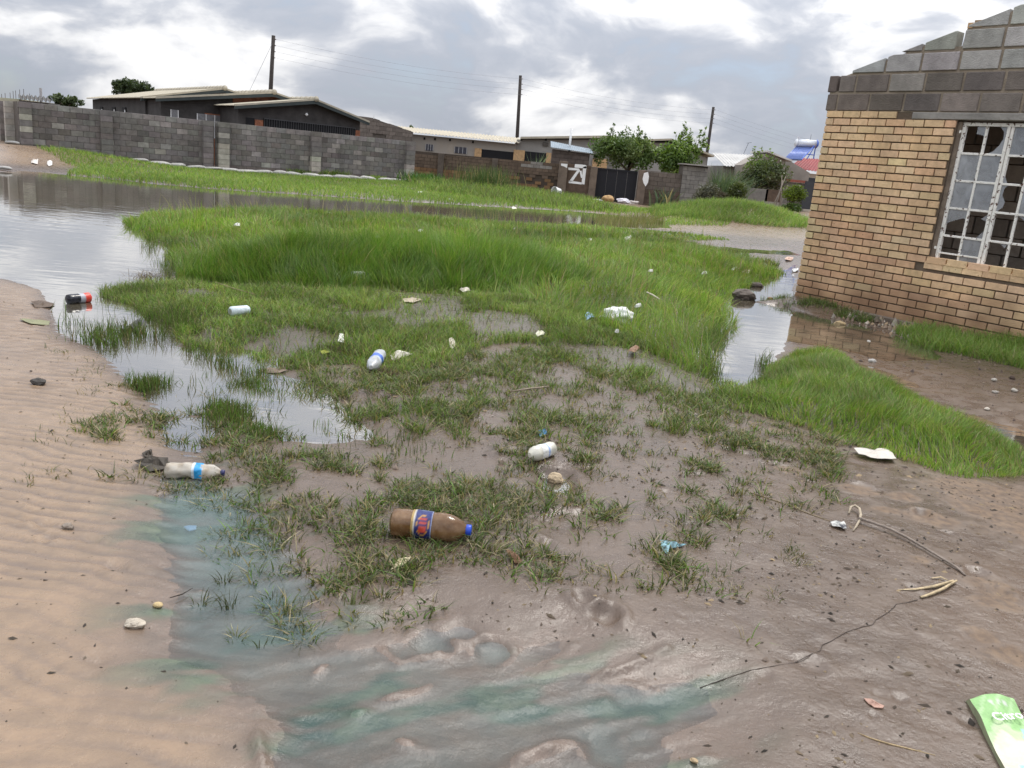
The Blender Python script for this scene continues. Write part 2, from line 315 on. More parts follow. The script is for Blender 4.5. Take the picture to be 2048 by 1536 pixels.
    for cx, cy, r in DRY: dry = np.maximum(dry, np.exp(-(np.hypot((x-cx)*.8, y-cy)/r)**2))
    dry = sm(dry+.38*nf+.22*nm, .36, .72)
    alg = wt*sm(-rid*.55+fbm(xa*3.2+20, ya*6.5+31, 4), .04, .34)
    far_sand = sm(-s2, 12, 16)*sm(k, -7, -3)*sm(y, 18, 22)
    road = sm(y-.28*x, 21, 23)*sm(x, 1, 3)*(1-sm(y, 60, 70))*1.3
    return z, np.clip(wsd*near+far_sand+road*.5, 0, 1), alg, dry, wt, silt
def GZ(px, py, dz=0.):
    z = 0.
    for _ in range(4):
        p = G(px, py, z); z = hz(p[0], p[1])
    return np.array([p[0], p[1], z+dz])

def axis(segs):
    o = [segs[0][0]]
    for a, b_, st in segs:
        n = max(1, int(round(abs(b_-a)/st))); o += list(np.linspace(a, b_, n+1)[1:])
    return np.array(o)
xh = axis([(0, 2.3, .0135), (2.3, 7, .045), (7, 32, .30), (32, 100, 6), (100, 900, 80)])
gx = np.concatenate([-xh[::-1], xh[1:]])
gy = axis([(-200, -20, 30), (-20, 1.3, 1.0), (1.3, 4.3, .0125), (4.3, 8, .027), (8, 16, .08), (16, 46, .28), (46, 120, 4), (120, 1500, 90)])
XX, YY = np.meshgrid(gx, gy); shp = XX.shape
Z, mS, mA, mD, mT, mR = fields(XX.ravel(), YY.ravel())
def gridmesh(name, X, Y, Zf, keep=None, attrs=None):
    ny, nx = X.shape; co = np.stack([X.ravel(), Y.ravel(), Zf.ravel()], 1).astype(np.float32)
    i = np.arange(ny*nx).reshape(ny, nx); q = np.stack([i[:-1, :-1], i[:-1, 1:], i[1:, 1:], i[1:, :-1]], -1).reshape(-1, 4)
    if keep is not None:
        q = q[keep.ravel()[q].any(1)]; used = np.unique(q); rm = np.full(ny*nx, -1); rm[used] = np.arange(len(used)); q = rm[q]; co = co[used]
        attrs = {k_: a[used] for k_, a in (attrs or {}).items()}
    me = bpy.data.meshes.new(name); me.vertices.add(len(co)); me.vertices.foreach_set('co', co.ravel())
    me.loops.add(q.size); me.loops.foreach_set('vertex_index', q.ravel().astype(np.int32)); me.polygons.add(len(q))
    me.polygons.foreach_set('loop_start', np.arange(0, q.size, 4, dtype=np.int32)); me.polygons.foreach_set('use_smooth', np.ones(len(q), bool)); me.update(calc_edges=True)
    for k_, a in (attrs or {}).items():
        ca = me.color_attributes.new(k_, 'FLOAT_COLOR', 'POINT'); ca.data.foreach_set('color', a.astype(np.float32).ravel())
    return me
Zg = Z.reshape(shp)
def zat(x, y):                           # height of the ground mesh, bilinear
    x = np.asarray(x, float); y = np.asarray(y, float); i = np.clip(np.searchsorted(gx, x)-1, 0, len(gx)-2); j = np.clip(np.searchsorted(gy, y)-1, 0, len(gy)-2)
    u = (x-gx[i])/(gx[i+1]-gx[i]); v = (y-gy[j])/(gy[j+1]-gy[j])
    return (Zg[j, i]*(1-u)+Zg[j, i+1]*u)*(1-v)+(Zg[j+1, i]*(1-u)+Zg[j+1, i+1]*u)*v
def hz(x, y): return float(zat(x, y))
one = np.ones_like(Z)
sgr = np.minimum.reduce([sdist(p, XX.ravel(), YY.ravel()) for p in (ISLE, CLUMP, MIDG, BANK)])
turf = sm(-sgr, -.1, .25)
gm = gridmesh('ground', XX, YY, Z.reshape(shp), attrs={'mask': np.stack([mS, mA, mD, turf], 1), 'silt': np.stack([mR, mR, mR, one], 1), 'shallow': np.stack([mT, mT, mT, one], 1)})
def ground_material():
    m = bpy.data.materials.new('wet_mud'); m.use_nodes = True; nt = m.node_tree; N = nt.nodes; L = nt.links; p = N['Principled BSDF']
    at = N.new('ShaderNodeVertexColor'); at.layer_name = 'mask'; sp = N.new('ShaderNodeSeparateColor'); L.new(at.outputs[0], sp.inputs[0])
    ge = N.new('ShaderNodeNewGeometry'); pos = ge.outputs['Position']
    def nz(scale, detail=6, rough=.6):
        n = N.new('ShaderNodeTexNoise'); n.inputs['Scale'].default_value = scale; n.inputs['Detail'].default_value = detail; n.inputs['Roughness'].default_value = rough; L.new(pos, n.inputs['Vector']); return n.outputs[0]
    def mr(x, a, b_, c, d):
        n = N.new('ShaderNodeMapRange'); L.new(x, n.inputs[0])
        for i, v in enumerate((a, b_, c, d)): n.inputs[i+1].default_value = v
        return n.outputs[0]
    def mix(f, a, b_):
        n = N.new('ShaderNodeMix'); n.data_type = 'RGBA'
        for i, v in ((0, f), (6, a), (7, b_)):
            if isinstance(v, tuple): n.inputs[i].default_value = (*v, 1)
            elif isinstance(v, float): n.inputs[i].default_value = v
            else: L.new(v, n.inputs[i])
        return n.outputs[2]
    n1 = nz(1.3); n2 = nz(9, 8); n3 = nz(60, 6, .7); n4 = nz(26, 4)
    mud = mix(mr(n1, .35, .65, 0, 1), MUD1, MUD2); mud = mix(mr(n2, .45, .7, 0, .45), mud, MUD3)
    sand = mix(mr(n2, .38, .64, 0, 1), SAND1, SAND2); sand = mix(mr(n1, .5, .68, 0, .55), sand, (.165, .118, .084)); sand = mix(mr(n4, .5, .75, 0, .35), sand, (.17, .12, .09))
    si = N.new('ShaderNodeVertexColor'); si.layer_name = 'silt'; sf = N.new('ShaderNodeMath'); sf.operation = 'MULTIPLY'; sf.inputs[1].default_value = .55; L.new(si.outputs[0], sf.inputs[0]); sand = mix(sf.outputs[0], sand, (.125, .098, .085))
    c = mix(sp.outputs[0], mud, sand); stt = N.new('ShaderNodeVertexColor'); stt.layer_name = 'shallow'; mrt = stt.outputs[0]
    c = mix(mrt, c, mix(mr(n2, .4, .62, 0, 1), (.158, .117, .091), (.115, .089, .071)))
    alg = mix(mr(n2, .4, .65, 0, 1), (.030, .066, .045), (.10, .135, .085)); c = mix(sp.outputs[1], c, alg)
    dry = mix(mr(n4, .4, .65, 0, 1), (.155, .102, .062), (.085, .056, .038)); c = mix(sp.outputs[2], c, dry)
    c = mix(at.outputs[1], c, (.075, .058, .036))
    # specks of silt and chaff
    sk = mix(mr(n3, .66, .72, 0, .6), c, (.05, .035, .025)); L.new(sk, p.inputs['Base Color'])
    r0 = N.new('ShaderNodeMath'); r0.operation = 'ADD'; L.new(mr(n2, .35, .65, .16, .42), r0.inputs[0]); L.new(mr(sp.outputs[2], 0, 1, 0, .4), r0.inputs[1])
    L.new(r0.outputs[0], p.inputs['Roughness']); p.inputs['Specular IOR Level'].default_value = .5
    b1 = N.new('ShaderNodeBump'); b1.inputs['Strength'].default_value = .7; b1.inputs['Distance'].default_value = .012; L.new(n2, b1.inputs['Height'])
    b2 = N.new('ShaderNodeBump'); b2.inputs['Strength'].default_value = .6; b2.inputs['Distance'].default_value = .004; L.new(n3, b2.inputs['Height']); b3 = N.new('ShaderNodeBump'); b3.inputs['Strength'].default_value = .28; b3.inputs['Distance'].default_value = .008; L.new(n4, b3.inputs['Height']); L.new(b1.outputs[0], b3.inputs['Normal']); L.new(b3.outputs[0], b2.inputs['Normal'])
    L.new(b2.outputs[0], p.inputs['Normal']); return m
MUD1, MUD2, MUD3 = (.118, .083, .061), (.084, .059, .043), (.140, .101, .075)
SAND1, SAND2 = (.272, .188, .120), (.212, .149, .099)
ground = linkmesh('ground', gm, ground_material()); ground['kind'] = 'structure'

# ------------------------------------------------------------------ water: one level for pond, pools and film
st_ = 2
wX, wY = XX[::st_, ::st_], YY[::st_, ::st_]; wZ = Z.reshape(shp)[::st_, ::st_]; wT = mT.reshape(shp)[::st_, ::st_]
dep = np.clip(-wZ, 0, 1).ravel(); tl = wT.ravel(); rb = sm(-sdist(PUDR, wX.ravel(), wY.ravel()), -.6, .2)
op = (1-np.exp(-dep/lerp(.022, .016, tl)))*lerp(lerp(.93, .80, rb), .42+.2*sm(-sdist(TEAL2, wX.ravel(), wY.ravel()), -.1, .15), tl)
wc = np.stack([lerp(.150, .140, tl), lerp(.130, .200, tl), lerp(.090, .190, tl), op], 1)
inview = (np.abs(wX) < 60) & (wY > 0) & (wY < 60)
wm = gridmesh('water', wX, wY, .0003*fbm(wX*1.7, wY*1.7, 3), keep=(wZ < .015) & inview, attrs={'murk': wc, 'film': np.stack([tl, tl, tl, tl*0+1], 1)})
def water_material():
    m = bpy.data.materials.new('flood_water'); m.use_nodes = True; nt = m.node_tree; N = nt.nodes; L = nt.links; N.clear()
    out = N.new('ShaderNodeOutputMaterial'); at = N.new('ShaderNodeVertexColor'); at.layer_name = 'murk'
    ge = N.new('ShaderNodeNewGeometry'); mp = N.new('ShaderNodeMapping'); mp.inputs['Scale'].default_value = (.55, 1.6, 1); mp.inputs['Rotation'].default_value = (0, 0, R(12)); L.new(ge.outputs['Position'], mp.inputs[0])
    n1 = N.new('ShaderNodeTexNoise'); n1.inputs['Scale'].default_value = 3.2; n1.inputs['Detail'].default_value = 3; L.new(mp.outputs[0], n1.inputs['Vector'])
    n2 = N.new('ShaderNodeTexNoise'); n2.inputs['Scale'].default_value = 2.4; n2.inputs['Detail'].default_value = 6; L.new(ge.outputs['Position'], n2.inputs['Vector'])
    bp = N.new('ShaderNodeBump'); bp.inputs['Strength'].default_value = .06; bp.inputs['Distance'].default_value = .04; L.new(n1.outputs[0], bp.inputs['Height'])
    di = N.new('ShaderNodeBsdfDiffuse'); tr = N.new('ShaderNodeBsdfTransparent'); gl = N.new('ShaderNodeBsdfGlossy'); gl.inputs['Roughness'].default_value = .03; gl.inputs[0].default_value = (1, 1, 1, 1); L.new(bp.outputs[0], gl.inputs['Normal'])
    mr = N.new('ShaderNodeMapRange'); L.new(n2.outputs[0], mr.inputs[0]); mr.inputs[1].default_value = .3; mr.inputs[2].default_value = .7; mr.inputs[3].default_value = .75; mr.inputs[4].default_value = 1.2
    vm = N.new('ShaderNodeVectorMath'); vm.operation = 'SCALE'; L.new(at.outputs[0], vm.inputs[0]); L.new(mr.outputs[0], vm.inputs['Scale']); L.new(vm.outputs[0], di.inputs[0])
    a = N.new('ShaderNodeMixShader'); L.new(at.outputs[1], a.inputs[0]); L.new(tr.outputs[0], a.inputs[1]); L.new(di.outputs[0], a.inputs[2])
    fr = N.new('ShaderNodeFresnel'); fa = N.new('ShaderNodeVertexColor'); fa.layer_name = 'film'; fi = N.new('ShaderNodeMapRange'); fi.inputs[3].default_value = .48; fi.inputs[4].default_value = 1.08; L.new(fa.outputs[0], fi.inputs[0]); fr.inputs[0].default_value = 1.45; pw = N.new('ShaderNodeMath'); pw.operation = 'POWER'; L.new(fr.outputs[0], pw.inputs[0]); L.new(fi.outputs[0], pw.inputs[1]); L.new(bp.outputs[0], fr.inputs['Normal'])
    b_ = N.new('ShaderNodeMixShader'); L.new(pw.outputs[0], b_.inputs[0]); L.new(a.outputs[0], b_.inputs[1]); L.new(gl.outputs[0], b_.inputs[2])
    L.new(b_.outputs[0], out.inputs[0]); return m
water = linkmesh('water', wm, water_material()); water['kind'] = 'structure'

# ------------------------------------------------------------------ unit pieces shared by bricks and blocks
def unit_piece(name, bev, m):
    me = bpy.data.meshes.new(name); bm = bmesh.new(); bmesh.ops.create_cube(bm, size=1)
    bmesh.ops.bevel(bm, geom=list(bm.edges), offset=bev, segments=1, affect='EDGES'); bm.to_mesh(me); bm.free(); me.materials.append(m); return me
M_BRICK = mat('face_brick', (1, 1, 1), .85, .16, 14, .35, 60, src='object')
M_BLOCK = mat('cement_block', (1, 1, 1), .92, .22, 7, .5, 70, src='object')
M_MORTAR = mat('mortar', (.12, .09, .065), .95, .25, 8, .4, 50)
M_BMORTAR = mat('block_mortar', (.26, .215, .165), .95, .25, 6, .5, 50)
def splash(m):
    N = m.node_tree.nodes; L = m.node_tree.links; p = N['Principled BSDF']; g = N.new('ShaderNodeNewGeometry'); sx = N.new('ShaderNodeSeparateXYZ'); L.new(g.outputs['Position'], sx.inputs[0])
    n = N.new('ShaderNodeTexNoise'); n.inputs['Scale'].default_value = 3.5; n.inputs['Detail'].default_value = 7; L.new(g.outputs['Position'], n.inputs['Vector'])
    a = N.new('ShaderNodeMath'); a.operation = 'MULTIPLY_ADD'; L.new(n.outputs[0], a.inputs[0]); a.inputs[1].default_value = -.75; L.new(sx.outputs[2], a.inputs[2])
    r_ = N.new('ShaderNodeMapRange'); L.new(a.outputs[0], r_.inputs[0]); r_.inputs[1].default_value = .16; r_.inputs[2].default_value = -.25; r_.inputs[3].default_value = 0; r_.inputs[4].default_value = .8
    x = N.new('ShaderNodeMix'); x.data_type = 'RGBA'; src = p.inputs['Base Color'].links[0].from_socket; L.new(r_.outputs[0], x.inputs[0]); L.new(src, x.inputs[6]); x.inputs[7].default_value = (.19, .105, .06, 1)
    n2 = N.new('ShaderNodeTexNoise'); n2.inputs['Scale'].default_value = 40; n2.inputs['Detail'].default_value = 5; L.new(g.outputs['Position'], n2.inputs['Vector']); r2 = N.new('ShaderNodeMapRange'); r2.inputs[1].default_value = .67; r2.inputs[2].default_value = .74; r2.inputs[4].default_value = .7; L.new(n2.outputs[0], r2.inputs[0])
    y = N.new('ShaderNodeMix'); y.data_type = 'RGBA'; L.new(r2.outputs[0], y.inputs[0]); L.new(x.outputs[2], y.inputs[6]); y.inputs[7].default_value = (.09, .06, .04, 1); L.new(y.outputs[2], p.inputs['Base Color'])
splash(M_BRICK)
U_BRICK = unit_piece('brick_piece', .022, M_BRICK); U_BLOCK = unit_piece('block_piece', .03, M_BLOCK)
def place(me, name, parent, c, size, ang, col):
    o = bpy.data.objects.new(name, me); COL.objects.link(o); o.parent = parent
    b_ = BASE[parent]; o.location = (c[0]-b_[0], c[1]-b_[1], c[2]-b_[2]); o.scale = size; o.rotation_euler = (random.gauss(0, .004), 0, ang+random.gauss(0, .004)); o.color = (*col, 1); return o
def jit(c, a):
    k = 1+random.uniform(-a, a); return tuple(max(0, v*k*(1+random.uniform(-.04, .04))) for v in c)

# ------------------------------------------------------------------ near brick house (unfinished gable wall)
HA = math.atan2(HU[1], HU[0])
def HW(t, z, n=0.): return np.array([HOUSE_C[0]+HU[0]*t+HN[0]*n, HOUSE_C[1]+HU[1]*t+HN[1]*n, z])
house = thing('brick_house', (*HOUSE_C, 0), 'unfinished buff brick house with grey block gable and broken steel window at the right edge', 'house')
WT0, WT1, WZ0, WZ1 = 1.61, 3.17, .775, 2.262        # window opening
TEND = 6.6
def slab(mb, t0, t1, z0, z1, n0, n1): mb.fbox(HW(t0, z0, n0), HU3*(t1-t0), HN3*(n1-n0), (0, 0, z1-z0))
HU3 = np.array([*HU, 0]); HN3 = np.array([*HN, 0])
mb = MB()
slab(mb, .006, WT0, .02, 2.352, .014, .20); slab(mb, WT0, WT1, .02, WZ0-.085, .014, .20); slab(mb, WT1, TEND, .02, 2.352, .014, .20)
mb.build('wall_core', M_MORTAR, house)
mb = MB(); slab(mb, -.03, TEND, -.25, .085, -.02, .24); mb.build('footing', mat('footing_concrete', (.15, .12, .095), .95, .3, 9, .8, 25), house, bevel=.02)
mb = MB(); slab(mb, .02, .20, .02, 2.352, .20, 7.0); slab(mb, TEND-.2, TEND, .02, 2.352, .20, 7.); slab(mb, .2, TEND-.2, .02, 2.352, 6.8, 7.0)
mb.build('rear_walls', mat('rear_brickwork', (.42, .26, .15), .9, .25, 8, .4, 30), house)
# inner partition seen through the broken panes, and an unseen sheet added overhead to darken the room
M_INNER = mat('inner_block', (.15, .13, .11), .95, .3, 5, .5, 40)
part = MB()
for r_ in range(11):
    x = .25+(r_ % 2)*-.2
    while x < 6.2:
        a, b_ = max(x, .22), min(x+.40, 6.35)
        if b_-a > .06: part.fbox(HW(a, .02+r_*.212, 1.55), HU3*(b_-a-.012), HN3*.14, (0, 0, .20), tuple(q*kk for kk in [random.uniform(.7, 1.25)] for q in (.33, .29, .25))+(1,))
        x += .412
part.build('partition_wall', mat('inner_blocks', (1, 1, 1), .95, .2, 6, .5, 40, src='attr'), house, colattr=True)
for z0, t0 in ((1.66, 2.52), (1.36, 2.46), (1.04, 2.42)):
    mb = MB(); mb.fbox(HW(t0, z0, 1.50), HU3*.08, HN3*.05, (0, 0, .17)); mb.build('red_brick_end', mat('red_brick', (.30, .075, .035), .9, .2, 12, .3, 40), house)
mb = MB(); slab(mb, .1, TEND-.1, 2.37, 2.40, .85, 6.8); mb.build('roof_or_shade_sheet', mat('unseen_shade_sheet', (.20, .12, .08), .7, .3, 3), house)  # out of view, added to keep skylight off the inner wall
mb = MB(); slab(mb, .2, TEND-.2, .02, .05, .2, 6.8); mb.build('floor', mat('room_floor', (.14, .11, .09), .95, .2), house)

COURSE, BL, BP = .085, .2170, .2285
BUFF = [(.66, .455, .27), (.67, .465, .28), (.65, .445, .26), (.69, .49, .30), (.64, .43, .25)]
ROSY = [(.60, .385, .225), (.57, .36, .21), (.61, .40, .24), (.59, .385, .235)]
YEL = [(.66, .50, .29), (.63, .475, .28)]
brk = []; late = MB(); nb_ = 0
ROWS = 28
for r_ in range(ROWS):
    z1 = 2.360-r_*COURSE; z0 = z1-COURSE; zc = (z0+z1)/2+.001
    t = 0.; first = True; ln = BL if r_ % 2 == 0 else .103
    while t < TEND:
        a, b_ = t, min(t+ln, TEND); head = first and r_ % 2 == 1; first = False
        t = t+ln+(BP-BL)+random.uniform(-.0012, .0012); ln = BL
        if z1 < .11: continue
        if r_ == 0 and b_ > 1.085: continue                               # lintel bears here
        if z0 > WZ0-.02 and b_ > WT0 and a < WT1:                         # opening
            if a < WT0-.05: b_ = WT0-random.uniform(0, .012)
            elif b_ > WT1+.05: a = WT1
            else: continue
        if zc > WZ0-.09 and zc < WZ0 and a < WT1 and b_ > WT0+.02: continue  # sill course set below
        f_ = np.clip((1.60-zc*.64-a*.42-.42)*3.2+random.gauss(0, .25), 0, 1)
        col = jit(random.choice(YEL), .05) if head else jit(random.choice(ROSY if random.random() < f_ else BUFF), .045)
        if not head and random.random() < .02: col = jit(random.choice(YEL), .06)
        c = HW((a+b_)/2, zc, .05+random.gauss(0, .0012)-.004)
        if a < 3.3:
            brk.append(place(U_BRICK, 'brick', house, c, (b_-a-.002, .102, .0705), HA, col))
        else: late.fbox(HW(a, zc-.036, 0), HU3*(b_-a), HN3*.1, (0, 0, .0725), (*col, 1))
late.build('brick_courses', mat('face_brick_far', (1, 1, 1), .85, .16, 14, .35, 60, src='attr'), house, colattr=True, kind='stuff')
# sill of bricks laid on flat under the window
t = WT0-.03
while t < WT1+.05:
    w = random.choice((.10, .215, .14, .215)); place(U_BRICK, 'sill_brick', house, HW(t+w/2, WZ0-.042, .056), (w-.004, .112, .082), HA, jit(random.choice(YEL+BUFF), .08)); t += w
# lintel
mb = MB(); slab(mb, 1.09, 3.75, 2.277, 2.350, -.004, .16); mb.build('lintel', mat('lintel_concrete', (.26, .245, .225), .9, .22, 5, .4, 40), house, bevel=.006)
# cement block gable, cut to the rake, with the two slots left open
def rake(t): return 2.775+.321*(t-.133) if t < 1.43 else 3.215+.328*(t-1.475)
def clip(poly, keepf):
    o = []; n = len(poly)
    for i in range(n):
        p, q = poly[i], poly[(i+1) % n]; fp, fq = keepf(p), keepf(q)
        if fp >= 0: o.append(p)
        if fp*fq < 0: s_ = fp/(fp-fq); o.append((p[0]+(q[0]-p[0])*s_, p[1]+(q[1]-p[1])*s_))
    return o
RID = 3.35
mb = MB(); mb.prism([HW(t, z, .012) for t, z in ((-.02, 2.352), (TEND, 2.352), (TEND, 2.79), (RID, 3.80), (1.50, 3.19), (1.485, 3.02), (1.40, 3.02), (1.40, 3.15), (.14, 2.75), (.10, 2.58), (-.02, 2.57))], HN3*.115)
mb.build('gable_core', M_BMORTAR, house)
GREY = [(.38, .37, .35), (.33, .32, .30), (.43, .42, .40), (.30, .285, .265)]; DARK = [(.175, .148, .130), (.15, .128, .112), (.21, .18, .158)]
bm_i = 0
for r_ in range(8):
    z0 = 2.362+r_*.2105; z1 = z0+.184; t = (-.035 if r_ % 2 == 0 else -.05); first = True
    while t < TEND:
        ln = .395
        if first: ln = .13 if r_ == 0 else (.115 if r_ == 1 else .25)
        if r_ == 1 and not first and t < .2: ln = .20
        a, b_ = t, t+ln; first = False; t = b_+(.028 if not (r_ == 1 and a < 0) else .035)
        b_ = min(b_, TEND)
        poly = [(a, z0), (b_, z0), (b_, z1), (a, z1)]
        m_ = (a+b_)/2
        if r_ >= 2:
            if b_ > 1.41 and a < 1.49 and z0 > 2.9:
                if m_ < 1.45: poly = clip(poly, lambda p: 1.412-p[0])
                else: poly = clip(poly, lambda p: p[0]-1.488)
            sl = (2.775, .133, .321) if m_ < 1.44 else (3.215, 1.475, .328)
            poly = clip(poly, lambda p: (sl[0]+sl[2]*(p[0]-sl[1]))-p[1]) if poly else poly
            poly = clip(poly, lambda p: (3.80-.31*(p[0]-RID))-p[1]) if poly else poly
        if len(poly) < 3 or max(p[0] for p in poly)-min(p[0] for p in poly) < .05 or max(p[1] for p in poly)-z0 < .035: continue
        dk = random.random() < (.9 if r_ == 0 else .6 if r_ == 1 else .03); col = jit(random.choice(DARK if dk else GREY), .12)
        if r_ == 1 and .95 < m_ < 1.3: col = (.115, .092, .062)
        pr = random.gauss(0, .003)
        b3 = MB(); b3.prism([HW(p[0], p[1], pr) for p in poly], HN3*.14); o = b3.build('block', M_BLOCK, house, bevel=.006); o.color = (*col, 1)
# small buff brick pieces wedged on the rake
for t0, z0, w, h in ((1.50, 3.195, .055, .055), (1.565, 3.20, .09, .07)): place(U_BRICK, 'brick', house, HW(t0+w/2, z0+h/2, .05), (w, .09, h), HA, (.52, .34, .19) if w < .06 else (.34, .24, .15))
# plastered jamb and window
for a, b_ in ((WT0-.004, WT0+.045), (WT1-.045, WT1+.004)):
    mb = MB(); slab(mb, a, b_, WZ0-.01, WZ1, .035, .15); mb.build('jamb', mat('jamb_plaster', (.19, .15, .115), .95, .3, 9, .6, 40), house, bevel=.006)
M_FRAME = mat('chipped_white_paint', (.80, .78, .73), .6, .10, 25, .35, 120, col2=None)
def chip(m):
    N = m.node_tree.nodes; L = m.node_tree.links; p = N['Principled BSDF']; n = N.new('ShaderNodeTexNoise'); n.inputs['Scale'].default_value = 30; n.inputs['Detail'].default_value = 5
    g = N.new('ShaderNodeNewGeometry'); L.new(g.outputs['Position'], n.inputs['Vector']); r_ = N.new('ShaderNodeMapRange'); r_.inputs[1].default_value = .60; r_.inputs[2].default_value = .64; L.new(n.outputs[0], r_.inputs[0])
    x = N.new('ShaderNodeMix'); x.data_type = 'RGBA'; src = p.inputs['Base Color'].links[0].from_socket; L.new(r_.outputs[0], x.inputs[0]); L.new(src, x.inputs[6]); x.inputs[7].default_value = (.09, .04, .025, 1); L.new(x.outputs[2], p.inputs['Base Color'])
chip(M_FRAME)
VX = [1.675, 1.905, 2.15, 2.395, 2.64, 2.885, 3.11]; HZ = [.785, 1.069, 1.365, 1.655, 1.940, 2.237]
win = MB()
def bar(t0, t1, z0, z1, n0=.055, n1=.095): win.fbox(HW(t0, z0, n0), HU3*(t1-t0), HN3*(n1-n0), (0, 0, z1-z0))
bar(1.648, 1.692, .772, 2.258); bar(3.10, 3.135, .772, 2.258); bar(1.688, 3.10, 2.222, 2.258); bar(1.688, 3.10, .772, .800)
wf = win.build('window', M_FRAME, house, bevel=.003); BASE[wf] = np.zeros(3)
for i in (2, 4):
    win = MB(); bar(VX[i]-.034, VX[i]-.003, .800, 2.222); bar(VX[i]+.003, VX[i]+.034, .800, 2.222, .062, .1); win.build('mullion', M_FRAME, wf, bevel=.002)
for i in (1, 3, 5):
    win = MB(); bar(VX[i]-.0125, VX[i]+.0125, .800, 2.222, .066, .09); win.build('glazing_bar', M_FRAME, wf, bevel=.002)
for z in HZ[1:-1]:
    for a, b_ in ((1.688, VX[2]-.026), (VX[2]+.026, VX[4]-.026), (VX[4]+.026, 3.10)):
        win = MB(); bar(a, b_, z-.0115, z+.0115, .064, .088); win.build('glazing_bar', M_FRAME, wf, bevel=.002)
win = MB(); bar(1.688, VX[2]-.026, .872, .890, .05, .064); win.build('casement_rail', M_FRAME, wf, bevel=.002)
mb = MB(); mb.box(HW(1.648, 2.16, .05), (.02, .03, .03), HA); mb.build('hinge', M_FRAME, wf); mb = MB(); mb.box(HW(1.648, .93, .05), (.02, .03, .03), HA); mb.build('hinge', M_FRAME, wf)
def glass_material():
    m = bpy.data.materials.new('dusty_glass'); m.use_nodes = True; nt = m.node_tree; N = nt.nodes; L = nt.links; N.clear(); out = N.new('ShaderNodeOutputMaterial')
    g = N.new('ShaderNodeNewGeometry'); n = N.new('ShaderNodeTexNoise'); n.inputs['Scale'].default_value = 7; n.inputs['Detail'].default_value = 9; n.inputs['Distortion'].default_value = .8; L.new(g.outputs['Position'], n.inputs['Vector'])
    di = N.new('ShaderNodeBsdfDiffuse'); di.inputs[0].default_value = (.44, .46, .49, 1); tr = N.new('ShaderNodeBsdfTransparent'); tr.inputs[0].default_value = (.75, .78, .8, 1); gl = N.new('ShaderNodeBsdfGlossy'); gl.inputs['Roughness'].default_value = .06
    r_ = N.new('ShaderNodeMapRange'); r_.inputs[1].default_value = .35; r_.inputs[2].default_value = .72; r_.inputs[3].default_value = .30; r_.inputs[4].default_value = .66; L.new(n.outputs[0], r_.inputs[0])
    a = N.new('ShaderNodeMixShader'); L.new(r_.outputs[0], a.inputs[0]); L.new(tr.outputs[0], a.inputs[1]); L.new(di.outputs[0], a.inputs[2])
    lw = N.new('ShaderNodeFresnel'); lw.inputs[0].default_value = 1.5; ad = N.new('ShaderNodeMath'); ad.operation = 'ADD'; ad.inputs[1].default_value = .06; L.new(lw.outputs[0], ad.inputs[0])
    b_ = N.new('ShaderNodeMixShader'); L.new(ad.outputs[0], b_.inputs[0]); L.new(a.outputs[0], b_.inputs[1]); L.new(gl.outputs[0], b_.inputs[2]); L.new(b_.outputs[0], out.inputs[0]); return m
M_GLASS = glass_material()
FULL = [(0, 0), (1, 0), (1, 1), (0, 1)]
PANES = {  # (row from top, column): list of glass pieces in unit coordinates, y up
 (0, 0): [[(.57, 1), (1, 1), (1, .62), (.8, .67), (.58, .70)]], (0, 1): [[(.50, 1), (1, 1), (1, 0), (.18, 0), (.45, .10), (.66, .32), (.78, .55), (.74, .80), (.62, .90)]], (0, 2): [FULL], (0, 3): [FULL], (0, 4): [FULL], (0, 5): [FULL],
 (1, 0): [FULL], (1, 1): [FULL], (1, 2): [[(0, 0), (.32, 0), (.18, .22), (0, .36)]], (1, 3): [FULL], (1, 4): [FULL], (1, 5): [FULL],
 (2, 0): [FULL], (2, 1): [FULL], (2, 2): [[(0, 0), (.12, 0), (.36, .18), (.40, .38), (.22, .62), (.26, .88), (.4, 1), (0, 1)]], (2, 3): [FULL], (2, 4): [FULL], (2, 5): [[(0, 0), (.6, 0), (.4, .5), (0, .7)]],
 (3, 0): [[(0, 1), (1, 1), (1, .62), (.88, .70), (.5, .60), (.2, .50), (0, .40)]], (3, 1): [[(1, 1), (.92, .95), (.60, .74), (1, .62)], [(1, 0), (.55, 0), (.72, .18), (.84, .30), (1, .12)]], (3, 3): [[(0, 1), (1, 1), (1, .5)]], (3, 4): [FULL],
 (4, 1): [FULL], (4, 2): [[(0, 0), (.34, 0), (.12, .16), (0, .2)], [(.6, 1), (.95, 1), (.85, .82)]], (4, 4): [FULL]}
for (r_, c_), pcs in PANES.items():
    x0, x1 = VX[c_]+.008, VX[c_+1]-.008; zt, zb = HZ[5-r_]-.007, HZ[4-r_]+.007
    for pc in pcs:
        g = MB(); g.prism([HW(lerp(x0, x1, u), lerp(zb, zt, v), .074) for u, v in pc], HN3*.003); g.build('pane', M_GLASS, wf)

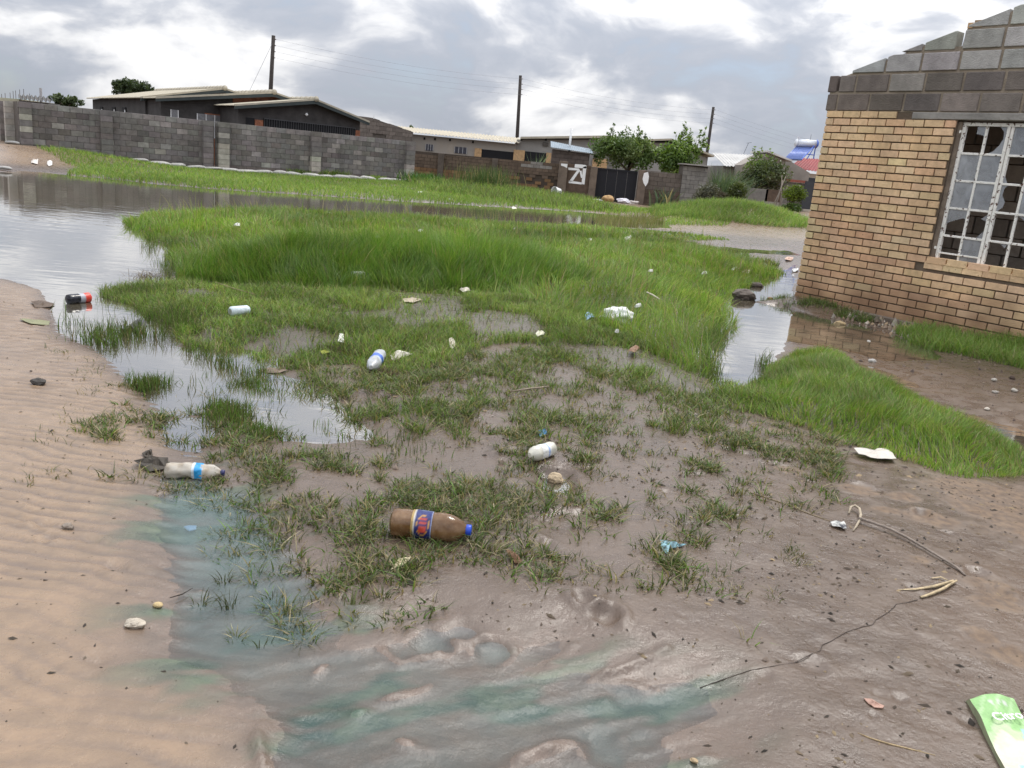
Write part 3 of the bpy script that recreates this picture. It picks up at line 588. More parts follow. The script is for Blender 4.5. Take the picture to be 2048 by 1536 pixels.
# ------------------------------------------------------------------ grey block boundary wall, two runs, every block a piece
def Q(s, k, z=0.): return np.array([WB[0]+D2[0]*s+D1[0]*k, WB[1]+D2[1]*s+D1[1]*k, z])
D23, D13 = np.array([*D2, 0]), np.array([*D1, 0]); GA = math.atan2(D2[1], D2[0])
WALLTOP = 1.87
def grey_wall(s0, s1, label, pil, stag):
    g0 = -.12
    w = thing('block_wall', Q((s0+s1)/2, 0, g0), label, 'wall', 'grey block boundary wall runs')
    mb = MB(); mb.fbox(Q(s0, .012, g0-.2), D23*(s1-s0), D13*.13, (0, 0, WALLTOP-g0+.18)); mb.build('wall_core', mat('grey_mortar', (.115, .105, .098), .95, .2, 4), w)
    for r_ in range(10):
        z1 = WALLTOP-r_*.1995; s = s0+(-.2 if r_ % 2 else 0)
        while s < s1-.03:
            a, b_ = max(s, s0), min(s+.385, s1); s += .4
            if b_-a < .05: continue
            base = (.175, .160, .148)
            if random.random() < .11: base = (.27, .25, .23)
            elif random.random() < .12: base = (.125, .112, .103)
            if r_ == 0: base = (.23, .215, .20)
            if r_ > 7: base = (.145, .125, .110)
            place(U_BLOCK, 'block', w, Q((a+b_)/2, .075, z1-.095), (b_-a, .155, .188), GA, jit(base, .075))
    for ps, pw, pale in pil:
        p = MB()
        for r_ in range(10):
            z1 = WALLTOP+.004-r_*.1995; c = (.17, .155, .145)
            if pale and r_ in pale: c = (.36, .335, .29)
            c = jit(c, .15); p.fbox(Q(ps-pw/2, -.2+random.uniform(0, .008), z1-.192), D23*pw, D13*.26, (0, 0, .190), (*c, 1))
        p.build('pilaster', mat('pilaster_block', (1, 1, 1), .93, .25, 5, .5, 40, src='attr'), w, colattr=True)
    return w
grey_wall(-8.70, -.02, 'right run of the grey cement block wall, ending at a corner pilaster by the brown wall', [(-8.45, .42, (2, 4, 5, 6, 7, 8, 9)), (-4.65, .40, (5, 6, 7)), (-.22, .42, (5, 6, 7, 8))], 0)
grey_wall(-15.35, -8.78, 'left run of the grey cement block wall in front of the dark house', [(-9.05, .36, ()), (-12.62, .38, ()), (-15.15, .36, (2, 4))], 1)
# return wall running away from the left end, with its pilasters
rt = thing('return_wall', Q(-15.35, 8, 0), 'grey block wall with pale pilasters receding at the far left edge', 'wall')
mb = MB(); mb.fbox(Q(-15.35, .2, -.2), D13*24, D23*.15, (0, 0, WALLTOP+.2)); mb.build('wall_run', mat('receding_block', (.10, .088, .078), .93, .3, 5, .5, 30), rt)
for i, k_ in enumerate((1.2, 2.9, 4.6, 6.3, 8.0, 9.7, 13)):
    p = MB()
    for r_ in range(10): c = jit((.36, .34, .31) if i % 2 == 0 else (.20, .185, .17), .1); p.fbox(Q(-15.62, k_, WALLTOP-(r_+1)*.1995), D13*.42, D23*.30, (0, 0, .190), (*c, 1))
    p.build('pilaster', MATS['pilaster_block'], rt, colattr=True)

# sandbags along the foot of the wall
def bag_mesh(seed):
    me = bpy.data.meshes.new('sandbag'); bm = bmesh.new(); bmesh.ops.create_uvsphere(bm, u_segments=20, v_segments=12, radius=1)
    for v in bm.verts:
        x, y, z = v.co; x = math.copysign(abs(x)**.62, x); y = math.copysign(abs(y)**.75, y); z = math.copysign(abs(z)**.85, z)
        n = mnoise.noise(Vector((x*1.6+seed, y*2.2, z*2)))*.14; v.co = (x*.38*(1+n*.3), y*.19*(1+n), z*.085*(1+n)-.02*x*x)
    for f in bm.faces: f.smooth = True
    bm.to_mesh(me); bm.free(); return me
M_BAG = mat('woven_sack', (.36, .35, .33), .7, .22, 8, .35, 45, rnd=.15)
bags = [bag_mesh(i*3.7) for i in range(4)]
ss_ = list(np.arange(-11.6, -2.2, .66))+[-1.55, -.95, -.35]
for i, s_ in enumerate(ss_):
    p = Q(s_+random.uniform(-.05, .05), -.42+random.uniform(-.05, .05)); o = linkmesh('sandbag', bags[i % 4], M_BAG, None, (p[0], p[1], hz(p[0], p[1])+.075+random.uniform(0, .02)))
    o.rotation_euler = (random.uniform(-.1, .1), random.uniform(-.08, .08), GA+random.uniform(-.12, .12)); o.scale = (random.uniform(.75, 1.2), random.uniform(.85, 1.15), random.uniform(.55, 1.3))
    setp(o, 'white woven sandbag in the row along the foot of the grey block wall', 'sandbag', 'sandbags along the grey wall')
for px, py, lb, sc_, rz in ((25, 291, 'long pale sandbag lying by the sandy track at the left end of the grey wall', 0.62, .1), (6, 305, 'grey sack on the heap at the far left edge, upper one', .5, .3), (12, 318, 'grey sack on the heap at the far left edge, lower one', .6, -.1)):
    p = GZ(px, py); o = linkmesh('sandbag', bags[1], M_BAG, None, (p[0], p[1], p[2]+.06)); o.rotation_euler = (0, 0, rz); o.scale = (sc_, sc_, sc_); setp(o, lb, 'sandbag')

# ------------------------------------------------------------------ dark house with stepped cream roofs behind the grey wall
M_CREAM = mat('asbestos_sheet', (.42, .38, .30), .85, .16, 3, .2, 20); M_DARK = mat('dark_plaster', (.055, .051, .050), .92, .3, 2.2, .4, 25); M_FASCIA = mat('fascia_paint', (.035, .045, .045), .6, .2, 3)
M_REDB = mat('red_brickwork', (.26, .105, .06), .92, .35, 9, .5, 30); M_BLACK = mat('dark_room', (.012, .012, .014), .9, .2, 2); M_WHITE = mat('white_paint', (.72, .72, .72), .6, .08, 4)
M_BARS = mat('burglar_bars', (.06, .06, .065), .5, .1, 5)
def corrugated(mb, e0, e1, r0, r1, wl=.177, amp=.026, flip=1):
    e0, e1, r0, r1 = map(np.array, (e0, e1, r0, r1)); L_ = np.linalg.norm(e1-e0); n = int(L_/wl*6)
    nrm = np.cross(e1-e0, r0-e0); nrm /= np.linalg.norm(nrm); nrm *= math.copysign(1, nrm[2])
    V = []; F = []
    for i in range(n+1):
        u = i/n; off = nrm*amp*math.sin(2*math.pi*u*L_/wl); V += [e0+(e1-e0)*u+off, r0+(r1-r0)*u+off]
    m_ = len(V); V += [np.array(v)-nrm*.012 for v in V]
    for i in range(n):
        a = 2*i; F += [(a, a+2, a+3, a+1), (m_+a, m_+a+1, m_+a+3, m_+a+2), (a, m_+a, m_+a+2, a+2), (a+1, a+3, m_+a+3, m_+a+1)]
    F += [(0, 1, m_+1, m_), (2*n, m_+2*n, m_+2*n+1, 2*n+1)]
    mb.add(V, F)
def ridge_caps(par, a, b_, r=.11, step=.55):
    a, b_ = np.array(a), np.array(b_); L_ = np.linalg.norm(b_-a); n = max(1, int(L_/step)); d = (b_-a)/L_
    for i in range(n):
        m_ = MB(); p = a+d*i*L_/n; m_.tube([p, p+d*.12, p+d*(L_/n+.06)], [r*1.15, r*1.02, r*.95], 10); m_.build('ridge_cap', M_CREAM, par, smooth=True)
def gable_house(h, s0, sr, s1, z0, zr, z1, k0, k1, oh, wall, front_top=None, gablemat=None):
    """gable front at k0 running back to k1; eaves at s0 and s1, ridge at sr"""
    mb = MB(); w0, w1 = s0+.3, s1-.3
    zl = lerp(z0, zr, .3/(sr-s0))-.10; zq = lerp(z1, zr, .3/(s1-sr))-.10
    mb.prism([Q(w0, k0, -.1), Q(w1, k0, -.1), Q(w1, k0, zq), Q(sr, k0, zr-.12), Q(w0, k0, zl)], D13*(k1-k0)); mb.build('walls', wall, h)
    mb = MB(); corrugated(mb, Q(s0, k0-oh, z0), Q(s0, k1+.2, z0), Q(sr, k0-oh, zr), Q(sr, k1+.2, zr)); mb.build('roof_slope', M_CREAM, h)
    mb = MB(); corrugated(mb, Q(s1, k0-oh, z1), Q(s1, k1+.2, z1), Q(sr, k0-oh, zr), Q(sr, k1+.2, zr)); mb.build('roof_slope', M_CREAM, h)
    for sa, za in ((s0, z0), (s1, z1)):
        f_ = MB(); e = Q(sa, k0-oh-.02, za-.03); f_.prism([e, Q(sr, k0-oh-.02, zr-.03), Q(sr, k0-oh-.02, zr-.20), Q(sa, k0-oh-.02, za-.17)], D13*.035); f_.build('fascia', M_FASCIA, h)
        f_ = MB(); f_.prism([Q(sa, k0-oh-.035, za+.035), Q(sr, k0-oh-.035, zr+.035), Q(sr, k0-oh-.035, zr-.045), Q(sa, k0-oh-.035, za-.045)], D13*.05); f_.build('verge_strip', M_CREAM, h)
    ridge_caps(h, Q(sr, k0-oh-.06, zr+.02), Q(sr, k1+.2, zr+.02))
hd = thing('dark_house', Q(-4.5, 8), 'dark grey plastered house with three stepped cream roofs behind the grey block wall', 'house')
gable_house(hd, -6.5, -2.72, .05, 2.71, 3.37, 2.65, 5.0, 13.5, .4, M_DARK)
gable_house(hd, -9.15, -3.75, -1.2, 2.73, 3.58, 3.05, 7.6, 17, .4, M_DARK)
gable_house(hd, -9.25, -5.35, -2.6, 2.74, 3.60, 3.0, 10.0, 22.6, .4, M_DARK)
mb = MB(); mb.prism([Q(-6.9, 9.97, 2.95), Q(-3.9, 9.97, 3.0), Q(-3.9, 9.97, 3.22), Q(-5.35, 9.97, 3.46), Q(-7.2, 9.97, 3.10)], D13*.02); mb.build('brick_gable', M_REDB, hd)
mb = MB(); mb.prism([Q(-5.6, 7.57, 2.75), Q(-2.2, 7.57, 2.9), Q(-2.4, 7.57, 3.22), Q(-3.75, 7.57, 3.42), Q(-5.6, 7.57, 3.14)], D13*.02); mb.build('brick_gable', M_REDB, hd)
mb = MB(); mb.fbox(Q(-5.05, 4.96, .7), D23*4.55, D13*.03, (0, 0, 1.60)); mb.build('veranda_shade_panel', M_BLACK, hd)  # flat black panel: the veranda's inner shade put into its colour
mb = MB()
for i in range(40): mb.fbox(Q(-5.03+i*.115, 4.90, .7), D23*.016, D13*.016, (0, 0, 1.6))
for z in (.75, 1.5, 2.27): mb.fbox(Q(-5.05, 4.885, z), D23*4.55, D13*.014, (0, 0, .03))
mb.build('burglar_bars', M_BARS, hd, kind='stuff')
for a, b_ in ((-5.45, -5.07), (-.48, -.25)):
    mb = MB(); mb.fbox(Q(a, 4.95, 0), D23*(b_-a), D13*.05, (0, 0, 2.2)); mb.build('brick_pier', M_REDB, hd)
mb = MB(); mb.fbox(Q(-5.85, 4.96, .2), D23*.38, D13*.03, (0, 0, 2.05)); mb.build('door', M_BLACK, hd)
mb = MB(); mb.lathe(Q(-3.05, 4.98, 2.66), -D13, [(0, .03), (.06, .05), (.14, .07), (.18, .04)], 10); mb.build('lamp', M_WHITE, hd, smooth=True)
mb = MB(); mb.fbox(Q(-6.9, 7.56, 0), D23*1.6, D13*.03, (0, 0, 2.3)); mb.build('brick_panel', M_REDB, hd)
for a, b_, z0, z1 in ((-7.25, -6.05, 1.2, 2.25), (-8.42, -8.1, 1.3, 2.3)):
    wn = MB(); wn.fbox(Q(a, 7.555, z0), D23*(b_-a), D13*.03, (0, 0, z1-z0)); w_ = wn.build('window', mat('grey_window', (.20, .20, .21), .4, .3, 8), hd); BASE[w_] = np.zeros(3)
    for f_ in np.linspace(a, b_, 4 if b_-a > .5 else 2):
        m_ = MB(); m_.fbox(Q(f_-.02, 7.54, z0), D23*.04, D13*.014, (0, 0, z1-z0)); m_.build('frame', M_WHITE, w_)
for k_ in (19.6, 16.4, 13.9):
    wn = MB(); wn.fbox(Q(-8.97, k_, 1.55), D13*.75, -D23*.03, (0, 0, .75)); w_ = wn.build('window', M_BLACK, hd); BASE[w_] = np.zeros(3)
    m_ = MB(); m_.fbox(Q(-9.01, k_-.04, 1.55), D13*.14, -D23*.03, (0, 0, .62)); m_.build('frame', M_WHITE, w_)

# roofless block ruin between the dark house and the pale house
def block_panel(mb, fx, t0, t1, z0f, z1f, depth, cols, bl=.39, bh=.2, damage=None, seed=0):
    """courses of separate blocks on a wall face; fx(t, z) -> point, depth vector into the wall"""
    rr = random.Random(seed); r_ = 0; z = z0f
    while z < max(z1f(t0), z1f(t1)):
        t = t0-(bl/2 if r_ % 2 else 0)
        while t < t1:
            a, b_ = max(t, t0), min(t+bl-.012, t1); t += bl
            if b_-a < .06: continue
            za, zb = min(z+bh-.012, z1f(a)), min(z+bh-.012, z1f(b_))
            if min(za, zb)-z < .03: continue
            dep = np.array(depth); st = 0
            if damage: st = damage((a+b_)/2, z+bh/2, rr)
            if st is None: continue
            o = dep/np.linalg.norm(dep)*(st+rr.uniform(-.006, .006)); c = cols((a+b_)/2, z+bh/2, rr); k = rr.uniform(.84, 1.16)
            mb.prism([fx(a, z)+o, fx(b_, z)+o, fx(b_, zb)+o, fx(a, za)+o], dep, (c[0]*k, c[1]*k, c[2]*k, 1))
        z += bh; r_ += 1
M_COURSE = mat('brown_blocks', (1, 1, 1), .93, .22, 5, .5, 35, src='attr')
ru = thing('block_ruin', Q(3.0, 8.2), 'roofless brown block shell with sloping gable between the dark house and pale house', 'ruin')
mb = MB(); mb.prism([Q(.9, 8.25, -.1), Q(4.45, 8.25, -.1), Q(4.45, 8.25, 2.50), Q(1.95, 8.25, 2.98), Q(.9, 8.25, 2.98)], D13*.12); mb.build('wall_core', mat('brown_mortar', (.10, .085, .072), .95, .2, 4), ru)
mb = MB(); block_panel(mb, lambda t, z: Q(t, 8.2, z), .9, 4.45, 0., lambda t: 3.0 if t < 1.95 else 3.0-.195*(t-1.95), D13*.1, lambda t, z, r_: (.155, .13, .112), damage=lambda t, z, r_: None if (1.9 < t < 2.7 and 1.95 < z < 2.3) else 0, seed=3)
mb.build('block_courses', M_COURSE, ru, colattr=True, kind='stuff')
mb = MB(); mb.fbox(Q(4.43, 8.3, -.1), D23*.12, D13*5, (0, 0, 2.6)); mb.build('side_wall', mat('ruin_side', (.14, .12, .105), .95, .3, 4, .5, 20), ru)
mb = MB(); mb.fbox(Q(2.02, 8.1, 2.93), D23*.035, D13*.03, (0, 0, .17)); mb.build('white_peg', M_WHITE, ru)

# ------------------------------------------------------------------ brown boundary wall, gate and gate pillars
YB = 40.5
def BWp(x, z, y=YB): return np.array([x, y, z])
bw = thing('brown_wall', (-2., YB, 0), 'low weathered brown block wall with crumbling lower courses, left of the painted gate pillar', 'wall')
mb = MB(); mb.box((-2.15, YB+.10, .6), (7.5, .12, 1.78)); mb.build('wall_core', mat('brown_core', (.07, .052, .040), .95, .3, 4), bw)
def bw_col(x, z, r_):
    if z > 1.30 and -.4 < x < .8 and r_.random() < .8: return (.22, .20, .18)
    if z < .75: return (.20, .115, .058) if r_.random() < .6 else (.16, .092, .05)
    return (.120, .085, .062)
def bw_dam(x, z, r_):
    if -.9 < x < 1.1 and .55 < z < .95 and r_.random() < .45: return None
    if z < .8 and x > -1: return r_.choice((0, .02, .04))
    return 0
mb = MB(); block_panel(mb, lambda t, z: BWp(t, z), -5.9, 1.6, -.10, lambda x: 1.50+.02*x, (0, .06, 0), bw_col, .29, .148, bw_dam, 5); mb.build('block_courses', M_COURSE, bw, colattr=True, kind='stuff')
for x in (-4.25, -1.75): mb = MB(); mb.box((x, YB-.06, .62), (.26, .2, 1.72)); mb.build('pilaster', mat('brown_pier', (.095, .075, .062), .95, .3, 4, .5, 25), bw, bevel=.01)
M_PIER = mat('brown_render', (.150, .115, .090), .93, .28, 3, .5, 22); M_LIME = mat('limewash', (.78, .78, .78), .8, .06, 12)
def paint(par, polys, y, name='painted_mark', m_=None):
    for po in polys:
        q = MB(); q.prism([(x, y, z) for x, z in po], (0, -.006, 0)); q.build(name, m_ or M_LIME, par)
def px_on(pts, y): return [(D(a, b_, y)[0], D(a, b_, y)[2]) for a, b_ in pts]
gp = thing('gate_pillar_wall', (2.1, YB-.3, 0), 'brown gate wall panel with a white limewashed mark like a Z beside the black gate', 'wall')
mb = MB(); mb.box((1.42, YB-.18, .72), (.40, .36, 1.86)); mb.build('pillar', M_PIER, gp, bevel=.012)
mb = MB(); mb.box((2.16, YB-.05, .68), (1.08, .2, 1.76)); mb.build('panel', mat('brown_panel', (.105, .072, .052), .94, .3, 4, .6, 20), gp, bevel=.01)
mb = MB(); mb.box((2.84, YB-.14, .66), (.32, .36, 1.74)); mb.build('pillar', M_PIER, gp, bevel=.012)
yp = YB-.152
paint(gp, [px_on(p, yp) for p in ([(1136, 335), (1158, 337), (1160, 341), (1137, 340)], [(1150, 328), (1172, 330), (1173, 337), (1149, 335)], [(1166, 334), (1173, 332), (1169, 369), (1163, 368)],
                                  [(1138, 361), (1164, 365), (1163, 369), (1137, 366)], [(1154, 341), (1160, 341), (1145, 363), (1138, 363)], [(1159, 342), (1163, 341), (1165, 355), (1162, 356)])], yp)
paint(gp, [px_on([(1122, 327), (1135, 328), (1134, 336), (1128, 333), (1122, 331)], YB-.362)], YB-.362)
gt = thing('metal_gate', (3.94, YB, 0), 'solid black sheet metal gate between the two brown pillars', 'gate')
for i in range(4): mb = MB(); mb.box((3.245+i*.472, YB+.02, .76), (.462, .03, 1.50)); mb.build('sheet_panel', mat('black_sheet', (.008, .008, .012), .7, .2, 5), gt)
mb = MB(); mb.box((3.94, YB-.012, 1.46), (1.88, .04, .05)); mb.build('rail', MATS['black_sheet'], gt); mb = MB(); mb.box((3.94, YB-.012, .08), (1.88, .04, .05)); mb.build('rail', MATS['black_sheet'], gt)
rw = thing('brown_wall', (6.0, YB, 0), 'brown block wall right of the black gate with a white limewash blotch on its pillar', 'wall')
mb = MB(); mb.box((5.10, YB-.14, .72), (.36, .36, 1.72)); mb.build('pillar', M_PIER, rw, bevel=.012)
mb = MB(); mb.box((6.12, YB+.10, .72), (1.7, .12, 1.62)); mb.build('wall_core', MATS['brown_core'], rw)
mb = MB(); block_panel(mb, lambda t, z: BWp(t, z), 5.28, 6.95, -.05, lambda x: 1.58, (0, .06, 0), lambda x, z, r_: (.135, .11, .092) if z > .8 else (.125, .09, .068), .39, .2, None, 8); mb.build('block_courses', M_COURSE, rw, colattr=True, kind='stuff')
yq = YB-.326
paint(rw, [px_on([(1288, 346), (1296, 344), (1298, 353), (1296, 365), (1291, 373), (1287, 366), (1285, 358)], yq)], yq)
gw = thing('grey_outhouse', (7.6, YB, 0), 'small grey block outhouse at the right end of the brown wall', 'outhouse')
mb = MB(); mb.box((7.50, YB+.5, .95), (1.12, 1.2, 2.1)); mb.build('wall_core', MATS['brown_mortar'], gw)
mb = MB(); block_panel(mb, lambda t, z: np.array([t, YB-.16, z]), 6.94, 8.06, -.05, lambda x: 1.95, (0, .06, 0), lambda x, z, r_: (.215, .20, .182), .39, .2, None, 9); mb.build('block_courses', M_COURSE, gw, colattr=True, kind='stuff')
mb = MB(); mb.box((7.5, YB+.4, 2.03), (1.3, 1.5, .05)); mb.build('roof_slab', mat('slab', (.32, .30, .28), .9, .2, 3), gw)

# outbuilding behind the painted wall
ob = thing('block_shed', (1.95, 42.6, 0), 'small brown block shed with a bluish tin roof behind the painted gate wall', 'shed')
xa, xb = D(1105, 300, 42.)[0], D(1180, 305, 42.)[0]; zA, zB_ = D(1106, 293, 42.)[2], D(1180, 305, 42.)[2]
mb = MB(); mb.prism([(xa, 42.03, 0), (xb, 42.03, 0), (xb, 42.03, zB_-.06), (xa, 42.03, zA-.12)], (0, 1.6, 0)); mb.build('wall_core', MATS['brown_core'], ob)
mb = MB(); block_panel(mb, lambda t, z: np.array([t, 41.98, z]), xa, xb, 0, lambda x: lerp(zA-.12, zB_-.06, (x-xa)/(xb-xa)), (0, .06, 0), lambda x, z, r_: (.10, .078, .066), .39, .2, None, 11); mb.build('block_courses', M_COURSE, ob, colattr=True, kind='stuff')
mb = MB(); corrugated(mb, (xa-.1, 41.8, zA-.04), (xb+.15, 41.8, zB_-.03), (xa-.1, 43.6, zA+.28), (xb+.15, 43.6, zB_+.2), .09, .012); mb.build('tin_roof', mat('tin', (.20, .25, .29), .5, .15, 3), ob)
p0 = D(1143, 257, 42.9); mb = MB(); mb.tube([(p0[0], 42.9, 1.9), (p0[0], 42.9, p0[2])], .055, 12); mb.build('vent_pipe', M_WHITE, ob, smooth=True)

# ------------------------------------------------------------------ pale house behind the brown wall
YH = 50.
ph = thing('pale_house', (1.5, YH, 0), 'long pale grey plastered house with corrugated roof and brick veranda posts behind the brown wall', 'house')
x0 = D(790, 262, YH)[0]; x1 = D(1034, 276, YH)[0]; x2 = D(1218, 276, YH)[0]; ze0 = D(830, 265, YH)[2]; ze1 = D(1034, 277, YH)[2]
M_PALE = mat('pale_plaster', (.36, .33, .295), .92, .22, .9, .25, 15, col2=(.30, .265, .225))
mb = MB(); mb.box(((x0+x1)/2, YH+3, ze0/2-.05), (x1-x0, 6, ze0-.1)); mb.build('walls', M_PALE, ph)
ze2 = D(1215, 277, YH)[2]
mb = MB(); mb.prism([(x1+.002, YH+.03, -.1), (x2, YH+.03, -.1), (x2, YH+.03, ze2-.05), (x1+.002, YH+.03, ze1-.05)], (0, 5.9, 0)); mb.build('walls', mat('grey_plaster', (.27, .26, .245), .92, .18, .8, .25, 15), ph)
mb = MB(); corrugated(mb, (x0-.3, YH-.45, ze0), (x1+.2, YH-.45, ze0-.03), (x0-.3, YH+3, ze0+.34), (x1+.2, YH+3, ze0+.32), .19, .03); mb.build('roof_slope', M_CREAM, ph)
mb = MB(); mb.prism([(x1+.2, YH-.35, ze1), (x2+.3, YH-.35, ze2+.06), (x2+.3, YH-.35, ze2+.2), (x1+.2, YH-.35, ze1+.11)], (0, 6.6, 0)); mb.build('roof_slope', M_CREAM, ph)
xg, zg = D(1345, 280, YH)[0], D(1345, 280, YH)[2]; xh_, zh_ = D(1432, 314, YH)[0], D(1432, 314, YH)[2]
mb = MB(); mb.prism([(x2+.01, YH+.9, -.1), (xh_-.3, YH+.9, -.1), (xh_-.3, YH+.9, zh_-.1), (xg, YH+.9, zg-.12), (x2+.01, YH+.9, ze2-.2)], (0, 6, 0)); mb.build('walls', MATS['grey_plaster'], ph)
for a, b_ in (((x2+.31, ze2-.15), (xg, zg)), ((xg+.003, zg), (xh_, zh_))):
    mb = MB(); mb.prism([(a[0], YH+.5, a[1]), (b_[0], YH+.5, b_[1]), (b_[0], YH+.5, b_[1]+.10), (a[0], YH+.5, a[1]+.10)], (0, 7, 0)); mb.build('roof_slope', M_CREAM, ph)
M_BUFFP = mat('buff_brickwork', (.46, .30, .16), .9, .3, 9, .4, 25)
def onH(pts, y=YH-.02): return [D(a, b_, y) for a, b_ in pts]
def rectp(par, name, m_, a, b_, y, th=.05):
    p, q = D(*a, y), D(*b_, y); r_ = MB(); r_.box(((p[0]+q[0])/2, y, (p[2]+q[2])/2), (abs(q[0]-p[0]), th, abs(p[2]-q[2]))); return r_.build(name, m_, par)
rectp(ph, 'veranda_shade_panel', M_BLACK, (960, 298), (1029, 330), YH-.02); rectp(ph, 'veranda_shade_panel', M_BLACK, (1046, 302), (1094, 335), YH+.0)  # black panels on the wall carry the dark of the veranda as colour
for a, b_ in (((950, 296), (961, 330)), ((1028, 299), (1047, 335)), ((1093, 305), (1104, 335)), ((1186, 316), (1212, 345))): rectp(ph, 'brick_post', M_BUFFP, a, b_, YH-.06, .12)
for a, b_ in (((852, 288), (866, 302)), ((910, 293), (933, 308))):
    w_ = rectp(ph, 'window', mat('dark_pane', (.05, .05, .065), .25, .3, 6), a, b_, YH-.02); BASE[w_] = np.array(w_.location); p, q = D(*a, YH), D(*b_, YH); BASE[w_] = np.zeros(3)
    for f_ in np.linspace(p[0], q[0], 4): m_ = MB(); m_.box((f_, YH-.05, (p[2]+q[2])/2), (.035, .02, p[2]-q[2])); m_.build('frame', mat('window_grey', (.35, .35, .36), .5, .1), w_)
for a in ((849, 277), (870, 278), (900, 280), (946, 284), (1043, 279), (1092, 279)): rectp(ph, 'air_vent', M_BLACK, (a[0]-1.6, a[1]-2.5), (a[0]+1.6, a[1]+2.5), YH-.02, .06)
rectp(ph, 'meter_box', mat('meter', (.10, .09, .08), .8, .3, 9), (1086, 284), (1096, 292), YH-.03, .12)

# ------------------------------------------------------------------ houses on the right
gh = thing('low_house', D(1480, 330, 56.)*np.array([1, 1, 0]), 'low house with a weathered whitish corrugated roof behind the garden shrubs', 'house')
YL = 56.; a0, a1 = D(1424, 306, YL), D(1536, 311, YL); e0_, e1_ = D(1432, 328, YL), D(1530, 332, YL)
mb = MB(); corrugated(mb, (e0_[0], YL-2.5, e0_[2]-.1), (e1_[0]+.6, YL-2.5, e1_[2]-.1), (a0[0], YL, a0[2]), (a1[0], YL, a1[2]), .2, .03); mb.build('roof_slope', mat('whitish_sheet', (.52, .51, .49), .85, .2, 1.5), gh)
mb = MB(); mb.box(((e0_[0]+e1_[0])/2, YL+.3, e0_[2]/2-.1), (e1_[0]-e0_[0], 5, e0_[2])); mb.build('walls', mat('low_plaster', (.19, .175, .155), .92, .2, 1.5), gh)
g0, g1, g2 = D(1482, 330, 52), D(1518, 303, 52), D(1575, 322, 52)
mb = MB(); mb.prism([(g0[0], 52, 0), (g2[0]-.1, 52, 0), (g2[0]-.1, 52, g2[2]), (g1[0]+.6, 52, g1[2]-.05), (g0[0], 52, g0[2])], (0, 3, 0)); mb.build('gable_wall', mat('gable_plaster', (.24, .215, .19), .92, .2, 1.5), gh)
mb = MB(); mb.prism([(g1[0]+.4, 51.7, g1[2]), (g2[0]+.2, 51.7, g2[2]-.02), (g2[0]+.2, 51.7, g2[2]+.08), (g1[0]+.4, 51.7, g1[2]+.1)], (0, 4, 0)); mb.build('roof_slope', MATS['whitish_sheet'], gh)
rh = thing('red_roof_house', D(1620, 340, 58.)*np.array([1, 1, 0]), 'cream house with a dark red sheet roof carrying the solar water heater', 'house')
YR = 58.; r0, r1, r2, r3 = D(1576, 336, YR-2), D(1720, 352, YR-2), D(1602, 316, YR), D(1720, 322, YR)
mb = MB(); corrugated(mb, r0, r1, r2, r3, .2, .025); mb.build('roof_slope', mat('red_sheet', (.27, .045, .045), .6, .12, 2), rh)
mb = MB(); mb.box(((r0[0]+r1[0])/2+.3, YR+1, r0[2]/2-.15), (r1[0]-r0[0]-.2, 5, r0[2]-.1)); mb.build('walls', mat('cream_plaster', (.60, .54, .44), .9, .1, 1), rh)
mb = MB(); q0 = D(1562, 322, YR-1); q1 = D(1600, 345, YR-1); mb.prism([(q0[0]-.6, YR-3, 0), (q1[0], YR-3, 0), (q1[0], YR-3, q1[2]), (q0[0], YR-3, q0[2]), (q0[0]-.6, YR-3, q0[2]-.3)], (0, 2, 0)); mb.build('side_gable', MATS['gable_plaster'], rh)
rectp(rh, 'window', mat('dark_pane2', (.04, .045, .055), .3, .2), (1616, 355), (1628, 372), YR-1.52, .06)
sh = thing('solar_water_heater', D(1600, 320, 56.8), 'blue solar water heater with silver tank on the red roof', 'water heater')
YS = 56.6; M_BLUE = mat('blue_frame', (.06, .13, .50), .4, .1, 4); ta, tb = D(1594, 286, YS), D(1632, 288, YS)
mb = MB(); mb.tube([ta, tb], .24, 16); mb.build('tank', mat('silver_tank', (.62, .64, .68), .35, .05, 3, metal=.3), sh, smooth=True)
for e_, d_ in ((ta, -1), (tb, 1)): mb = MB(); mb.tube([e_, e_+np.array([.05*d_, 0, 0]), e_+np.array([.14*d_, 0, 0])], [.26, .27, .15], 16); mb.build('tank_cap', M_BLUE if d_ > 0 else MATS['silver_tank'], sh, smooth=True)
pa, pb, pc, pd = D(1592, 293, YS-.1), D(1625, 294, YS-.1), D(1603, 319, YS-1.6), D(1568, 318, YS-1.6)
for i in range(16):
    u = (i+.5)/16; mb = MB(); mb.tube([lerp(pd, pc, u), lerp(pa, pb, u)], .03, 6); mb.build('collector_tube', mat('tube_blue', (.16, .22, .48), .3, .1, 5), sh, smooth=True)
mb = MB(); mb.prism([pd-np.array([0, 0, .06]), pc-np.array([0, 0, .06]), pb-np.array([0, 0, .06]), pa-np.array([0, 0, .06])], (0, .03, -.02)); mb.build('reflector', mat('reflector', (.35, .40, .55), .4, .1), sh)
for a, b_ in ((pc, tb), (tb, D(1627, 318, YS)), (D(1614, 318, YS-.8), tb), (D(1612, 308, YS-.6), D(1628, 310, YS))): mb = MB(); mb.tube([a, b_], .035, 6); mb.build('strut', M_BLUE, sh)
mb = MB(); tt = D(1597, 277, YS); mb.tube([tt-np.array([0, 0, .25]), tt+np.array([0, 0, .12])], .09, 10); mb.build('filler_cup', MATS['silver_tank'], sh); tt = D(1622, 272, YS); mb = MB(); mb.tube([tt-np.array([0, 0, .35]), tt+np.array([0, 0, .1])], .012, 5); mb.build('vent_rod', M_BARS, sh)
gwl = thing('garden_wall', D(1585, 395, 44.)*np.array([1, 1, 0]), 'grey garden wall with red brick coping beside the near brick house', 'wall')
